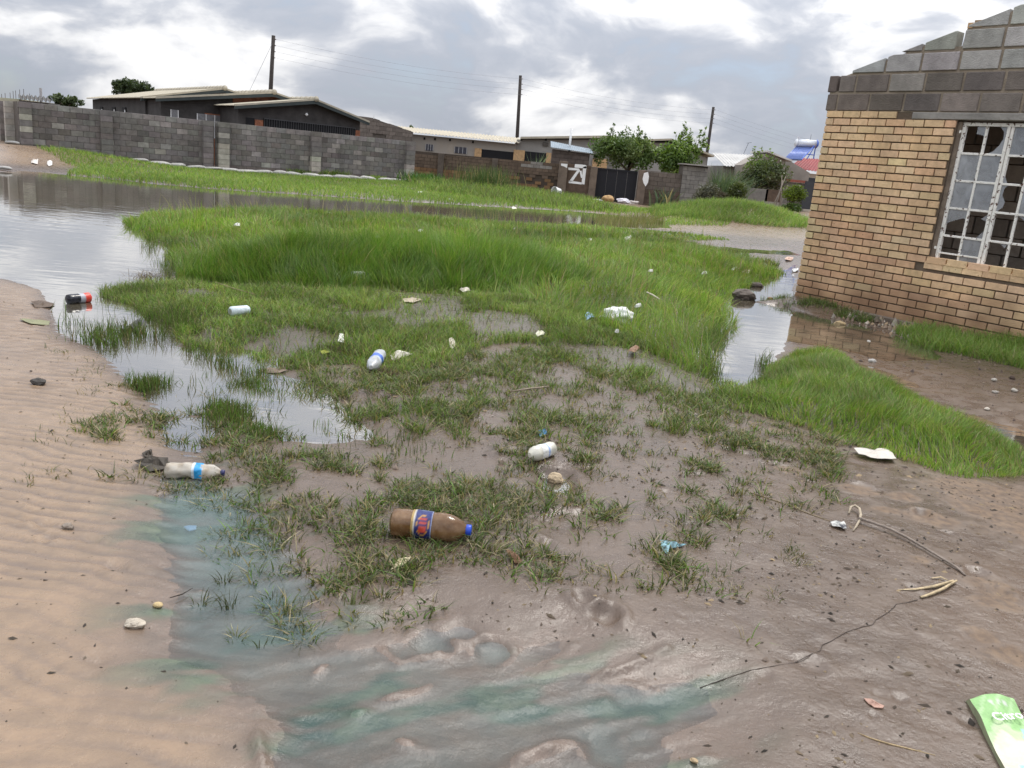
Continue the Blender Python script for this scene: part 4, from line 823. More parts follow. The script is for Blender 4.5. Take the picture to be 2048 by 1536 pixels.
rectp(gwl, 'wall', mat('garden_grey', (.17, .155, .14), .93, .25, 4, .4, 20), (1555, 362), (1612, 410), 44., .2)
for i in range(9): a = 1556+i*6.2; rectp(gwl, 'coping_brick', mat('coping_red', (.30, .10, .07), .9, .25, 12), (a, 356.5+i*.55), (a+5.6, 362+i*.55), 43.95, .3)
gd = rectp(None, 'metal_door', mat('charcoal_sheet', (.04, .042, .048), .5, .15), (1611, 362), (1630, 420), 43.6, .06); setp(gd, 'dark charcoal sheet door beside the left edge of the near brick house', 'door')
lw_ = thing('garden_ruin_wall', D(1510, 400, 42.)*np.array([1, 1, 0]), 'low broken grey wall pieces between the garden shrubs', 'wall')
for a, b_ in (((1496, 375), (1512, 402)), ((1516, 377), (1532, 404)), ((1532, 378), (1560, 405))): rectp(lw_, 'wall_piece', mat('broken_grey', (.20, .185, .17) if b_[0] < 1540 else (.09, .07, .06), .93, .25, 4, .4, 20) if b_[0] < 1540 else MATS['brown_panel'], a, b_, 42., .2)

# far left: shed, stakes, sheet, pole
fs = thing('tin_shed', D(68, 205, 48.)*np.array([1, 1, 0]), 'small dark shed with scalloped sheet roof beyond the left end of the wall', 'shed')
p, q = D(42, 197, 48.), D(98, 205, 48.); mb = MB(); mb.box(((p[0]+q[0])/2, 48.5, p[2]/2-.1), (q[0]-p[0], 1.2, p[2])); mb.build('walls', mat('shed_wall', (.13, .12, .115), .9, .2, 3), fs)
mb = MB(); corrugated(mb, D(37, 197, 47.7), D(101, 203, 47.7), D(37, 193, 49.8)+np.array([0, 0, .1]), D(101, 199, 49.8)+np.array([0, 0, .1]), .22, .06); mb.build('roof_or_shade_sheet', mat('shed_sheet', (.10, .095, .09), .8, .2), fs)
fp = MB(); p = D(81, 176, 50.); fp.tube([(p[0], 50, 1.), p], .07, 8); o = fp.build('concrete_post', mat('postgrey', (.42, .40, .40), .9, .1), None); setp(o, 'pale slim post standing above the tin shed roof at far left', 'post')
cs = MB(); corrugated(cs, D(-30, 204, 47), D(22, 207, 47), D(-30, 201, 49), D(14, 203, 49), .2, .02); o = cs.build('green_sheet', mat('aqua_sheet', (.22, .48, .45), .6, .1), None); setp(o, 'pale aqua roof sheet at the far left edge above the posts', 'roof sheet')
lm = MB(); lm.prism([D(-60, 204, 49.5), D(38, 207, 49.5), D(38, 198, 49.5), D(-60, 190, 49.5)], (0, 4, 0)); o = lm.build('plastered_wall', mat('cream_low', (.42, .38, .28), .9, .2, 2), None); setp(o, 'cream coloured low building wall at the far left edge under the rebars', 'wall')
for i, x in enumerate((3, 10, 20, 26, 31, 39, 47, 59)):
    p = D(x, (188, 186, 185, 182, 181, 179, 178, 187)[i], 49.8); b3 = MB(); b3.tube([(p[0], 49.8, 2.2), p], .014, 5); o = b3.build('rebar', mat('rust', (.10, .07, .06), .8, .2), None); setp(o, 'thin rusty steel rod standing up above the far left building', 'rod', 'rods above the far left building')

# ------------------------------------------------------------------ power line
M_POLE = mat('creosote', (.045, .037, .033), .85, .3, 6); tops = []
for (tx, ty), (bx, by), Y_, lb in (((547, 71), (541, 187), 62., 'tallest tarred wooden power pole rising behind the dark house roofs'), ((1041, 151), (1035, 262), 72., 'tarred wooden power pole rising behind the pale house'), ((1427, 214), (1415, 299), 84., 'leaning tarred wooden power pole behind the leafy garden trees')):
    t_, b0 = D(tx, ty, Y_), D(bx, by, Y_); d_ = (t_-b0)/(t_[2]-b0[2]); root = b0-d_*(b0[2]+.3)
    pl = thing('power_pole', (root[0], root[1], 0), lb, 'pole', 'wooden power poles'); mb = MB(); mb.tube([root, lerp(root, t_, .5), t_], [.17, .15, .125], 10); mb.build('shaft', M_POLE, pl, smooth=True)
    at_ = []
    for j in range(4):
        p = t_-d_*(.25+j*.40); ins = MB(); ins.tube([p+np.array([.1, -.05, 0]), p+np.array([.22, -.1, 0])], [.02, .035], 8); ins.build('insulator', mat('brown_ceramic', (.08, .05, .045), .3, .1), pl, smooth=True); at_.append(p+np.array([.26, -.1, 0]))
    tops.append(at_)
def wire(a, b_, sag, lb, grp, r_=.0055):
    pts = [lerp(a, b_, u)-np.array([0, 0, sag*4*u*(1-u)]) for u in np.linspace(0, 1, 24)]; m_ = MB(); m_.tube(pts, r_, 5); o = m_.build('power_line', mat('cable', (.22, .22, .24), .6, .05), None); setp(o, lb, 'cable', grp)
ORD = ('topmost', 'second', 'third', 'lowest')
for j in range(4):
    wire(tops[0][j], tops[1][j], .35, ORD[j]+' thin power line slung between the tallest pole and the pole behind the pale house', 'power lines, left span')
    wire(tops[1][j], tops[2][j], .4, ORD[j]+' thin power line slung between the pole behind the pale house and the leaning pole', 'power lines, middle span')
    e_ = D(1900, 330, 100.)+np.array([0, 0, -.4*j]); wire(tops[2][j], e_, .8, ORD[j]+' thin power line running right from the leaning pole behind the near brick house', 'power lines, right span')
st_w = MB(); st_w.tube([tops[0][0]-np.array([.3, 0, .3]), D(495, 190, 60.)], .012, 5); o = st_w.build('stay_wire', MATS['cable'], None); setp(o, 'slanting stay wire running down left of the tallest power pole', 'cable')
ae = MB(); p = D(1497, 286, 58.); ae.tube([p-np.array([.35, 0, 1.2]), p], .014, 5); ae.tube([p-np.array([.12, 0, .02]), p+np.array([.2, 0, .05])], .012, 5); o = ae.build('aerial', M_BARS, None); setp(o, 'thin television aerial on the whitish roof', 'aerial')

# distant hill
hm = MB(); n = 40; V = []
for i in range(n+1):
    x = -1300+i*26; h_ = 13+9*math.sin(i*.23+1)+9*math.sin(i*.61)-max(0, (i-34))*6
    V += [(x, 1000+abs(i-20)*4, -3), (x, 1160, max(2, h_)), (x, 1500, -3)]
F_ = [f for i in range(n) for f in ((3*i, 3*i+3, 3*i+4, 3*i+1), (3*i+1, 3*i+4, 3*i+5, 3*i+2))]
hm.add(V, F_); o = hm.build('hill', mat('hill_scrub', (.16, .20, .20), .95, .2, .02), None, smooth=True); o['kind'] = 'structure'

# ------------------------------------------------------------------ vegetation
def leaf_material(name, rough=.5, trans=.35):
    m = bpy.data.materials.new(name); m.use_nodes = True; nt = m.node_tree; N = nt.nodes; L = nt.links; p = N['Principled BSDF']; out = N['Material Output']
    at = N.new('ShaderNodeVertexColor'); at.layer_name = 'Col'; L.new(at.outputs[0], p.inputs['Base Color']); p.inputs['Roughness'].default_value = rough; p.inputs['Specular IOR Level'].default_value = .35
    tr = N.new('ShaderNodeBsdfTranslucent'); vm = N.new('ShaderNodeVectorMath'); vm.operation = 'MULTIPLY'; vm.inputs[1].default_value = (1.25, 1.3, .7); L.new(at.outputs[0], vm.inputs[0]); L.new(vm.outputs[0], tr.inputs[0])
    mx = N.new('ShaderNodeMixShader'); mx.inputs[0].default_value = trans; L.new(p.outputs[0], mx.inputs[1]); L.new(tr.outputs[0], mx.inputs[2]); L.new(mx.outputs[0], out.inputs[0]); return m
M_GRASS = leaf_material('grass_blades'); M_LEAF = leaf_material('tree_leaves', .45, .28)
def trimesh(name, V, T, C, m_, base=(0, 0, 0)):
    me = bpy.data.meshes.new(name); V = np.asarray(V, np.float32)-np.array(base, np.float32); me.vertices.add(len(V)); me.vertices.foreach_set('co', V.ravel())
    T = np.asarray(T, np.int32); me.loops.add(T.size); me.loops.foreach_set('vertex_index', T.ravel()); me.polygons.add(len(T)); me.polygons.foreach_set('loop_start', np.arange(0, T.size, 3, dtype=np.int32)); me.update(calc_edges=True)
    ca = me.color_attributes.new('Col', 'FLOAT_COLOR', 'POINT'); ca.data.foreach_set('color', np.concatenate([C, np.ones((len(C), 1))], 1).astype(np.float32).ravel()); me.materials.append(m_); return me
def blade_geo(P, h, w, lean, col, seg=2, az=None, wind=(0, 0)):
    n = len(P); P = np.asarray(P); az = rng.uniform(0, 2*np.pi, n) if az is None else az
    dx, dy = np.cos(az)*lean+wind[0], np.sin(az)*lean+wind[1]; fa = rng.uniform(0, 2*np.pi, n); sx, sy = np.cos(fa), np.sin(fa)
    rows = []; ts = np.linspace(0, 1, seg+1)
    for t in ts:
        bend = t**1.8; rad = np.sqrt(dx*dx+dy*dy); zz = h*(t-.28*np.minimum(rad, 1.6)*bend)
        cx, cy, cz = P[:, 0]+dx*h*bend, P[:, 1]+dy*h*bend, P[:, 2]+zz
        if t < 1:
            ww = w*.5*(1-t**1.6*.75); rows += [np.stack([cx-sx*ww, cy-sy*ww, cz], 1), np.stack([cx+sx*ww, cy+sy*ww, cz], 1)]
        else: rows.append(np.stack([cx, cy, cz], 1))
    k = len(rows); V = np.stack(rows, 1).reshape(-1, 3); b0 = (np.arange(n)*k)[:, None]; T = []
    for s_ in range(seg-1): a = 2*s_; T += [b0+np.array([[a, a+1, a+3]]), b0+np.array([[a, a+3, a+2]])]
    a = 2*(seg-1); T.append(b0+np.array([[a, a+1, a+2]]))
    return V, np.concatenate(T, 0), np.repeat(col, k, 0)
def swirl(P, f=1.5, sd=.8): return 2*np.pi*1.2*fbm(P[:, 0]*f+11, P[:, 1]*f+5, 3)+rng.normal(0, sd, len(P))-1.2
class Veg:
    def __init__(s): s.V = []; s.T = []; s.C = []; s.n = 0
    def add(s, V, T, C): s.V.append(V); s.T.append(T+s.n); s.C.append(C); s.n += len(V)
    def blades(s, *a, **k): s.add(*blade_geo(*a, **k)); return s
    def build(s, name, m_, parent=None, base=(0, 0, 0)):
        me = trimesh(name, np.concatenate(s.V), np.concatenate(s.T), np.concatenate(s.C), m_, base); return linkmesh(name, me, None, parent)
def sample(poly, n, fn=None, pad=0):
    poly = np.asarray(poly); lo, hi = poly.min(0)-pad, poly.max(0)+pad; out = []
    while sum(map(len, out)) < n:
        p = rng.uniform(lo, hi, (max(n, 2000), 2)); d = sdist(poly, p[:, 0], p[:, 1]); edge = fbm(p[:, 0]*1.4+5, p[:, 1]*1.4, 3)
        k = d+edge*pad < pad*.5
        if fn is not None: k &= rng.random(len(p)) < fn(p[:, 0], p[:, 1], -d)
        out.append(p[k])
        if len(out) > 60: break
    p = np.concatenate(out)[:n]; z = zat(p[:, 0], p[:, 1]); return np.stack([p[:, 0], p[:, 1], z], 1)
PAL = np.array([(.085, .205, .030), (.110, .245, .040), (.070, .165, .026), (.150, .275, .058), (.110, .205, .045), (.175, .26, .075)])*np.array([1.55, 1.20, 1.3])
OLIVE = np.array([(.085, .098, .036), (.065, .082, .028), (.105, .115, .046), (.075, .105, .032)])
STRAW = np.array([(.30, .25, .13), (.24, .19, .10), (.36, .31, .19)])
def tint(n, base, fs=.05, var=.25, straw=STRAW):
    c = base[rng.integers(0, len(base), n)]*rng.uniform(1-var, 1+var, (n, 1)); k = rng.random(n) < fs; c[k] = straw[rng.integers(0, len(straw), k.sum())]*rng.uniform(.7, 1.15, (k.sum(), 1)); return c
def patchy(P, c, amt=.35, f=.8):
    q = fbm(P[:, 0]*f+60, P[:, 1]*f+2, 3)[:, None]; return c*(1+amt*q)*np.array([1, 1, 1])+np.maximum(q, 0)*np.array([[.018, .012, .0]])
def stuff(v, name, label, cat): o = v.build(name, M_GRASS); return setp(o, label, cat, kind='stuff')

# tall dark clump on the island
v = Veg(); P = sample(CLUMP, 26000, pad=.25); d = -sdist(CLUMP, P[:, 0], P[:, 1]); hh = (.20+.12*sm(d, -.2, .4))*rng.uniform(.6, 1.25, len(P))*(1+.35*fbm(P[:, 0]*1.6+4, P[:, 1]*1.6, 3))
v.blades(P, hh, rng.uniform(.0035, .0095, len(P)), rng.uniform(.1, .8, len(P)), patchy(P, tint(len(P), PAL*np.array([.78, .86, .75]), .03), .45), 3, az=swirl(P, 1.8, .7)); stuff(v, 'tall_grass', 'tall lush dark green grass clump in the middle of the waterlogged plot', 'grass')
# island meadow
v = Veg()
def nearfar(x, y, d): return np.clip(1.25-(y-9)/13, .22, 1)
P = sample(ISLE, 100000, nearfar, pad=.25); dist = P[:, 1]; hh = rng.uniform(.06, .20, len(P))*(1+.9*fbm(P[:, 0]*1.3, P[:, 1]*1.3, 4))*lerp(1, .55, sm(P[:, 1], 15, 22)); ww = .0050+.0008*np.maximum(dist-7, 0)
v.blades(P, hh, ww*rng.uniform(.5, 1.7, len(P)), rng.uniform(.15, 1.1, len(P)), patchy(P, tint(len(P), PAL, .10), .6, .9), 2, az=swirl(P, 1.3, .7)); stuff(v, 'meadow_grass', 'bright green knee high meadow grass spreading behind the dark clump', 'grass')
v = Veg(); P = sample(np.concatenate([ISLE]), 1500, nearfar); v.blades(P, rng.uniform(.22, .42, len(P)), .004+.0005*P[:, 1], rng.uniform(.05, .5, len(P)), tint(len(P), np.array([(.20, .24, .08), (.26, .25, .11), (.14, .22, .05)]), .3), 3, az=swirl(P)); stuff(v, 'seed_stems', 'scattered taller pale seed stems standing over the meadow', 'grass')
# short grass before the clump
v = Veg()
def mid_d(x, y, d): return np.clip(.06+1.3*sm(fbm(x*1.1+33, y*1.1+8, 4)+.55*fbm(x*4.5, y*4.5+3, 3), -.30, .25), 0, 1)*(1-.88*sm(-sdist(BARE, x, y), -.15, .05))
P = sample(MIDG, 62000, mid_d, pad=.2); hh = rng.uniform(.035, .105, len(P))*(1+.9*fbm(P[:, 0]*2.6+3, P[:, 1]*2.6, 3))
v.blades(P, hh, rng.uniform(.003, .0068, len(P)), rng.uniform(.2, 1.3, len(P)), patchy(P, tint(len(P), np.concatenate([PAL, OLIVE[:2]]), .14), .5, 2.2), 2); stuff(v, 'short_grass', 'short trampled green grass in front of the tall clump', 'grass')
# right hand bank
v = Veg(); P = sample(BANK, 26000, pad=.1); d = -sdist(BANK, P[:, 0], P[:, 1]); hh = rng.uniform(.045, .115, len(P))*(.5+.6*sm(d, -.1, .25))*(1+.5*fbm(P[:, 0]*3, P[:, 1]*3, 3))
v.blades(P, hh, rng.uniform(.003, .0055, len(P)), rng.uniform(.15, .9, len(P)), patchy(P, tint(len(P), PAL, .14), .45, 2.2), 3, az=swirl(P, 2.4, .8)); stuff(v, 'bank_grass', 'fresh green grass bank beside the white puddle on the right', 'grass')
# tufts trampled into the mud
def tufts(cent, nb, r, h, fs, seg=3, pal=OLIVE, lean=(.3, 1.6), w=(.0025, .0050)):
    k = np.repeat(np.arange(len(cent)), nb); n = len(k); sc = rng.uniform(.6, 1.35, len(cent))[k]; off = rng.normal(0, r, (n, 2)); P = cent[k].copy(); P[:, :2] += off; P[:, 2] = zat(P[:, 0], P[:, 1])-.004
    az = np.arctan2(off[:, 1], off[:, 0])+rng.normal(0, .7, n)
    return P, rng.uniform(*h, n)*sc, rng.uniform(*w, n), rng.uniform(*lean, n), tint(n, pal, fs), seg, az
def mud_d(x, y, d): return np.clip(sm(fbm(x*3.3+70, y*3.3+11, 4)+.7*fbm(x*9, y*9, 2), -.05, .40)*1.1*sm(fbm(x*.9+3, y*.9+40, 3), -.7, -.1)+.05, 0, 1)
v = Veg(); ct = sample(MUDG, 2500, mud_d, pad=.3); a = tufts(ct, rng.integers(5, 20, len(ct)), .019, (.022, .060), .28, 3, np.concatenate([OLIVE*.85, OLIVE*1.1, PAL[:3]*.75]), (.3, 1.8), (.0035, .0075)); v.blades(*a[:6], az=a[6]); MID2 = gpoly([(560, 745), (880, 765), (1080, 705), (1330, 790), (1500, 830), (1570, 872), (1300, 872), (1000, 905), (820, 850), (600, 800)]); ct = sample(MID2, 620, lambda x, y, d: np.clip(sm(fbm(x*2.6+7, y*2.6+21, 4)+.6*fbm(x*8, y*8, 2), -.25, .3)+.04, 0, 1), pad=.15); a = tufts(ct, rng.integers(8, 26, len(ct)), .026, (.03, .085), .18, 3, np.concatenate([OLIVE, PAL*.7]), (.3, 1.5), (.0035, .007)); v.blades(*a[:6], az=a[6])
stuff(v, 'mud_tufts', 'small muddy grass tufts scattered over the wet mud in the foreground', 'grass')
SPARSE = gpoly([(60, 650), (260, 760), (330, 800), (330, 940), (200, 1000), (40, 980), (60, 860), (150, 800)]); RIGHTSP = gpoly([(1130, 1120), (1330, 1090), (1600, 1100), (1640, 1190), (1500, 1230), (1250, 1210), (1130, 1180)])
def few(x, y, d): return np.clip(sm(fbm(x*3.3+70, y*3.3+11, 3), .0, .4), 0.02, 1)
v = Veg(); ct = sample(SPARSE, 60, few); a = tufts(ct, rng.integers(3, 9, len(ct)), .02, (.02, .05), .3); v.blades(*a[:6], az=a[6]); ct = sample(RIGHTSP, 70, few); a = tufts(ct, rng.integers(3, 10, len(ct)), .014, (.015, .04), .35); v.blades(*a[:6], az=a[6])
stuff(v, 'sparse_tufts', 'few tiny grass shoots on the sand and on the bare mud', 'grass')
# reeds standing in the shallow pool on the left and in the puddle
WETG = gpoly([(100, 610), (240, 580), (340, 600), (420, 690), (470, 745), (330, 700), (250, 700), (130, 680)]); WET2 = gpoly([(260, 770), (420, 750), (560, 740), (620, 790), (500, 800), (400, 790), (300, 800)]); WET3 = gpoly([(1405, 700), (1440, 640), (1455, 650), (1430, 740), (1450, 780), (1520, 780), (1545, 700), (1530, 690), (1500, 800), (1420, 790)]); WET4 = gpoly([(280, 480), (345, 480), (400, 560), (330, 570)])
v = Veg()
for poly, n, h in ((WETG, 330, (.05, .14)), (WET2, 170, (.03, .09)), (WET3, 130, (.05, .13)), (WET4, 90, (.07, .18)), (WETZ, 210, (.025, .06))):
    ct = sample(poly, n, few); ct[:, 2] = np.maximum(ct[:, 2], -.03); k = np.repeat(np.arange(len(ct)), 6); P = ct[k]; P[:, :2] += rng.normal(0, .03, (len(P), 2))
    v.blades(P, rng.uniform(*h, len(P))+.02, rng.uniform(.003, .0052, len(P)), rng.uniform(.05, .55, len(P)), tint(len(P), np.concatenate([PAL[:3]*.7, OLIVE]), .05), 3)
stuff(v, 'water_grass', 'thin grass blades standing in the shallow water', 'grass')
# by the brick house
FOOT = np.array([HW(t, 0, n)[:2] for t, n in ((-.35, -.1), (-.2, -.45), (.4, -.50), (1.25, -.42), (1.3, -.10), (0, -.03))]); FOOT2 = np.array([HW(t, 0, n)[:2] for t, n in ((1.85, -.05), (1.75, -.5), (2.2, -1.0), (3.3, -1.1), (3.9, -.05))])
v = Veg(); P = sample(FOOT, 2600, lambda x, y, d: np.clip(sm(fbm(x*3, y*3, 3), -.3, .3), .03, 1)); v.blades(P, rng.uniform(.03, .10, len(P)), rng.uniform(.003, .006, len(P)), rng.uniform(.2, 1.2, len(P)), tint(len(P), np.concatenate([OLIVE, PAL[:3]*.8]), .15), 3)
P = sample(FOOT2, 9000, pad=.1); v.blades(P, rng.uniform(.06, .20, len(P)), rng.uniform(.0035, .007, len(P)), rng.uniform(.2, 1.1, len(P)), tint(len(P), PAL, .08), 3); stuff(v, 'wall_foot_grass', 'weedy grass growing along the foot of the near brick house', 'grass')
CHB = gpoly([(1230, 476), (1330, 480), (1450, 500), (1570, 545), (1500, 560), (1400, 520), (1300, 495)])
v = Veg(); P = sample(CHB, 6200, few, pad=.2); v.blades(P, rng.uniform(.06, .16, len(P)), rng.uniform(.006, .012, len(P)), rng.uniform(.2, 1, len(P)), tint(len(P), np.concatenate([PAL, OLIVE]), .12), 2)
# far banks
S0 = [Q(s, k)[:2] for s, k in ((-15, -1.2), (-14.3, -5), (-15.4, -9), (-13.8, -12.4), (-6, -16), (2, -16.5), (8, -14), (3, -3), (.6, -.2), (-14, -.2))]
P = sample(S0, 60000, lambda x, y, d: np.clip(.45+1.2*sm(fbm(x*.5, y*.5, 3), -.3, .2), 0, 1)); P = P[P[:, 2] > -.012]
v.blades(P, rng.uniform(.08, .18, len(P)), rng.uniform(.012, .024, len(P)), rng.uniform(.2, .9, len(P)), patchy(P, tint(len(P), PAL*1.1, .03), .3, .4), 2)
S1 = np.array([(-6.0, 39.8), (-5.0, 36.0), (-3.5, 31.5), (0, 29.5), (3.2, 29.8), (3.0, 33.5), (2.4, 38.6), (1.4, 39.9)])
P = sample(S1, 15000); P = P[P[:, 2] > -.07]; v.blades(P, rng.uniform(.12, .40, len(P)), rng.uniform(.014, .028, len(P)), rng.uniform(.2, .9, len(P)), patchy(P, tint(len(P), np.concatenate([PAL*1.1, OLIVE*1.3]), .05), .35, .5), 2)
stuff(v, 'bank_meadow', 'far green grass bank along the foot of the boundary walls', 'grass')
# seeding yellowish grass at the channel end, weeds, grassy heap
SEED = gpoly([(1195, 434), (1290, 436), (1330, 446), (1260, 456), (1190, 448)])
v = Veg(); P = sample(SEED, 2200); v.blades(P, rng.uniform(.15, .42, len(P)), rng.uniform(.010, .018, len(P)), rng.uniform(.1, .6, len(P)), tint(len(P), np.array([(.16, .17, .05), (.12, .15, .04), (.22, .20, .09)]), .2), 2); stuff(v, 'seeding_grass', 'yellowish seeding grass at the end of the flooded channel', 'grass')
v = Veg(); th = rng.uniform(0, 2*np.pi, 17000); rr = np.sqrt(rng.random(17000))*1.22; P = np.stack([MOUND[0]+np.cos(th)*rr*2.5, MOUND[1]+np.sin(th)*rr*2.0, np.zeros(17000)], 1); P[:, 2] = zat(P[:, 0], P[:, 1])
v.blades(P, rng.uniform(.12, .34, len(P)), rng.uniform(.010, .020, len(P)), rng.uniform(.2, 1.0, len(P)), patchy(P, tint(len(P), PAL*np.array([1.1, 1.05, 1.3]), .06), .4, .9), 2, wind=(.25, -.1)); stuff(v, 'mound_grass', 'grass covered heap of soil in front of the garden shrubs', 'grass')
def bladeplant(name, px, py, Y, n, h, w, lean, pal, label, cat='plant', rad=.25, fs=.05, wind=(0, 0), part='leaves'):
    b_ = D(px, py, Y); b_[2] = hz(b_[0], b_[1]); t_ = thing(name, b_, label, cat); v = Veg(); P = np.repeat(b_[None], n, 0); P[:, :2] += rng.normal(0, rad, (n, 2)); P[:, 2] = b_[2]-.03
    v.blades(P, rng.uniform(h[0], h[1], n), rng.uniform(w[0], w[1], n), rng.uniform(*lean, n), tint(n, np.array(pal), fs), 3, wind=wind); v.build(part, M_GRASS, t_, b_); return t_
bladeplant('weed_clump', 970, 372, 37.0, 900, (.5, 1.15), (.012, .028), (.05, .45), [(.07, .12, .035), (.09, .13, .05), (.06, .10, .03)], 'tall feathery weed clump before the brown wall', rad=.55, fs=.12)
bladeplant('leafy_weed', 845, 372, 37.5, 500, (.3, .7), (.02, .05), (.2, .8), [(.05, .12, .02), (.07, .15, .03)], 'leafy green weeds at the corner of the grey wall', rad=.45)
for s_, lb, sc_ in ((-3.9, 'dark green weeds right of the middle pilaster at the foot of the grey wall', 1.), (-5.4, 'dark green weeds left of the middle pilaster at the foot of the grey wall', .8), (-1.9, 'yellowish weeds near the right end of the grey wall', .7)):
    b_ = Q(s_, -.3); t_ = thing('wall_weed', (b_[0], b_[1], hz(b_[0], b_[1])), lb, 'plant'); v = Veg(); P = np.repeat(BASE[t_][None], 420, 0); P[:, :2] += rng.normal(0, .32*sc_, (420, 1))*D2+rng.normal(0, .08, (420, 2)); v.blades(P, rng.uniform(.15, .5, 420)*sc_, rng.uniform(.02, .045, 420), rng.uniform(.2, 1, 420), tint(420, PAL*(.65 if s_ < -2 else 1.2), .05), 3); v.build('leaves', M_GRASS, t_, BASE[t_])
bladeplant('spiky_plant', 1326, 410, 39.9, 60, (.6, 1.15), (.06, .10), (.15, .7), [(.085, .125, .085), (.11, .145, .10)], 'spiky grey green aloe like plant before the wall right of the gate', rad=.22, fs=.12)
bladeplant('fountain_grass', 1440, 402, 41.2, 700, (1.5, 2.5), (.02, .04), (.15, .75), [(.10, .15, .085), (.13, .18, .11), (.08, .12, .06)], 'tall arching fountain grass clump beside the grey outhouse', rad=.3, wind=(.22, 0))
bladeplant('yard_sisal', 1069, 345, 46.5, 45, (1.4, 2.4), (.06, .10), (.1, .55), [(.14, .20, .12), (.18, .23, .15)], 'pale sword leaved plant sticking up above the brown wall before the veranda', rad=.15)

# trees and shrubs
def leaf_cloud(n, centres, rads, size, pal, base, squash=.85):
    k = rng.choice(len(centres), n, p=np.array(rads)**2/np.sum(np.array(rads)**2)); u = rng.normal(0, 1, (n, 3)); u /= np.linalg.norm(u, axis=1, keepdims=True)
    P = np.array(centres)[k]+u*(np.array(rads)[k]*rng.random(n)**.45)[:, None]*np.array([1, 1, squash])
    a = rng.normal(0, 1, (n, 3)); a /= np.linalg.norm(a, axis=1, keepdims=True); b_ = np.cross(a, rng.normal(0, 1, (n, 3))); b_ /= np.linalg.norm(b_, axis=1, keepdims=True)
    s_ = rng.uniform(.6, 1.3, n)[:, None]*size; V = np.stack([P-a*s_, P+b_*s_*.42, P+a*s_, P-b_*s_*.42], 1).reshape(-1, 3); i = (np.arange(n)*4)[:, None]; T = np.concatenate([i+np.array([[0, 1, 2]]), i+np.array([[0, 2, 3]])])
    cc = pal[rng.integers(0, len(pal), len(centres))][k]*rng.uniform(.75, 1.3, (n, 1)); return V, T, np.repeat(cc, 4, 0)
M_BARK = mat('bark', (.10, .075, .055), .9, .3, 8, .5, 30)
def tree(name, px0, px1, ptop, pbot, Y, label, n, size, pal, nc=40, ground=None, cat='tree', trunk=True, squash=.85, group=None, core=.46, topbias=0.):
    """crown fills the box seen between px0..px1, ptop..pbot at depth Y"""
    c0, c1 = D(px0, (ptop+pbot)/2, Y), D(px1, (ptop+pbot)/2, Y); zt, zb = D((px0+px1)/2, ptop, Y)[2], D((px0+px1)/2, pbot, Y)[2]; cx = (c0[0]+c1[0])/2; rx = (c1[0]-c0[0])/2; cz = (zt+zb)/2; rz = (zt-zb)/2
    g = hz(cx, Y) if ground is None else ground; t_ = thing(name, (cx, Y, g), label, cat, group); cen = []; rad = []
    for i in range(nc):
        u = rng.normal(0, 1, 3); u /= np.linalg.norm(u); q = rng.random()**.5*.86; cen.append((cx+u[0]*q*rx, Y+u[1]*q*rx*.8, cz+u[2]*q*rz)); rad.append(rng.uniform(.5, 1.25)*core*min(rx, rz))
    v = Veg(); v.add(*leaf_cloud(n, cen, rad, size, pal, g, squash)); v.build('crown', M_LEAF, t_, (cx, Y, g))
    if trunk:
        m_ = MB(); r0 = .035+.05*rx; top = np.array([cx+rng.normal(0, .1)*rx, Y, zb+rz*.6]); m_.tube([(cx, Y, g-.1), lerp(np.array([cx, Y, g]), top, .5)+rng.normal(0, .05, 3), top], [r0, r0*.8, r0*.55], 8); m_.build('trunk', M_BARK, t_, smooth=True)
        for i in range(7):
            c = np.array(cen[rng.integers(nc)]); m_ = MB(); s_ = lerp(np.array([cx, Y, g]), top, rng.uniform(.5, 1)); m_.tube([s_, lerp(s_, c, .5)+rng.normal(0, .08, 3), c], [r0*.45, r0*.3, r0*.12], 6); m_.build('limb', M_BARK, t_, smooth=True)
    return t_
GA_ = np.array([(.09, .145, .038), (.12, .18, .05), (.07, .115, .03), (.15, .20, .07)]); GB_ = np.array([(.15, .23, .044), (.18, .26, .055), (.11, .175, .036)])
tree('garden_tree', 1186, 1318, 258, 352, 43.2, 'dense dark leaved tree standing behind the black gate', 6200, .085, GA_, 34)
tree('garden_tree', 1308, 1406, 270, 362, 42.6, 'brighter green tree right of the dark leaved one, reaching up beside the leaning pole', 4200, .085, np.concatenate([GB_, GA_[:1]]), 26)
def sprays(t_, pts, Y, pal, n=160, size=.08):
    base = BASE[t_]; v = Veg(); cen = [D(a, b_, Y) for a, b_ in pts]; cl_ = [c+np.array([rng.normal(0, .05+.10*f), rng.normal(0, .08), .12-f*.95]) for c in cen for f in np.linspace(0, 1, 9)]; v.add(*leaf_cloud(n*len(cen), cl_, list(np.tile(np.linspace(.07, .24, 9), len(cen))), size, pal, 0)); v.build('shoot_leaves', M_LEAF, t_, base)
    for c in cen: m_ = MB(); m_.tube([c+np.array([0, 0, .1]), c+np.array([rng.normal(0, .1), 0, -.9])], [.008, .015], 5); m_.build('shoot', M_BARK, t_)
gt_ = [o for o in COL.objects if o.name.startswith('garden_tree') and o.type == 'EMPTY']
sprays(gt_[0], [(1222, 262), (1228, 254), (1252, 256), (1258, 262), (1280, 258), (1290, 268), (1192, 290), (1240, 268)], 43.2, GA_); sprays(gt_[1], [(1372, 250), (1366, 262), (1380, 262), (1410, 262), (1400, 270), (1352, 272), (1392, 284)], 42.6, GB_)
tree('garden_tree', 1472, 1584, 314, 392, 43.5, 'round olive leaved tree between the clipped shrubs and the low house', 5600, .08, np.array([(.055, .075, .026), (.07, .09, .035), (.04, .058, .02), (.09, .085, .045)])*1.25, 50, core=.55)
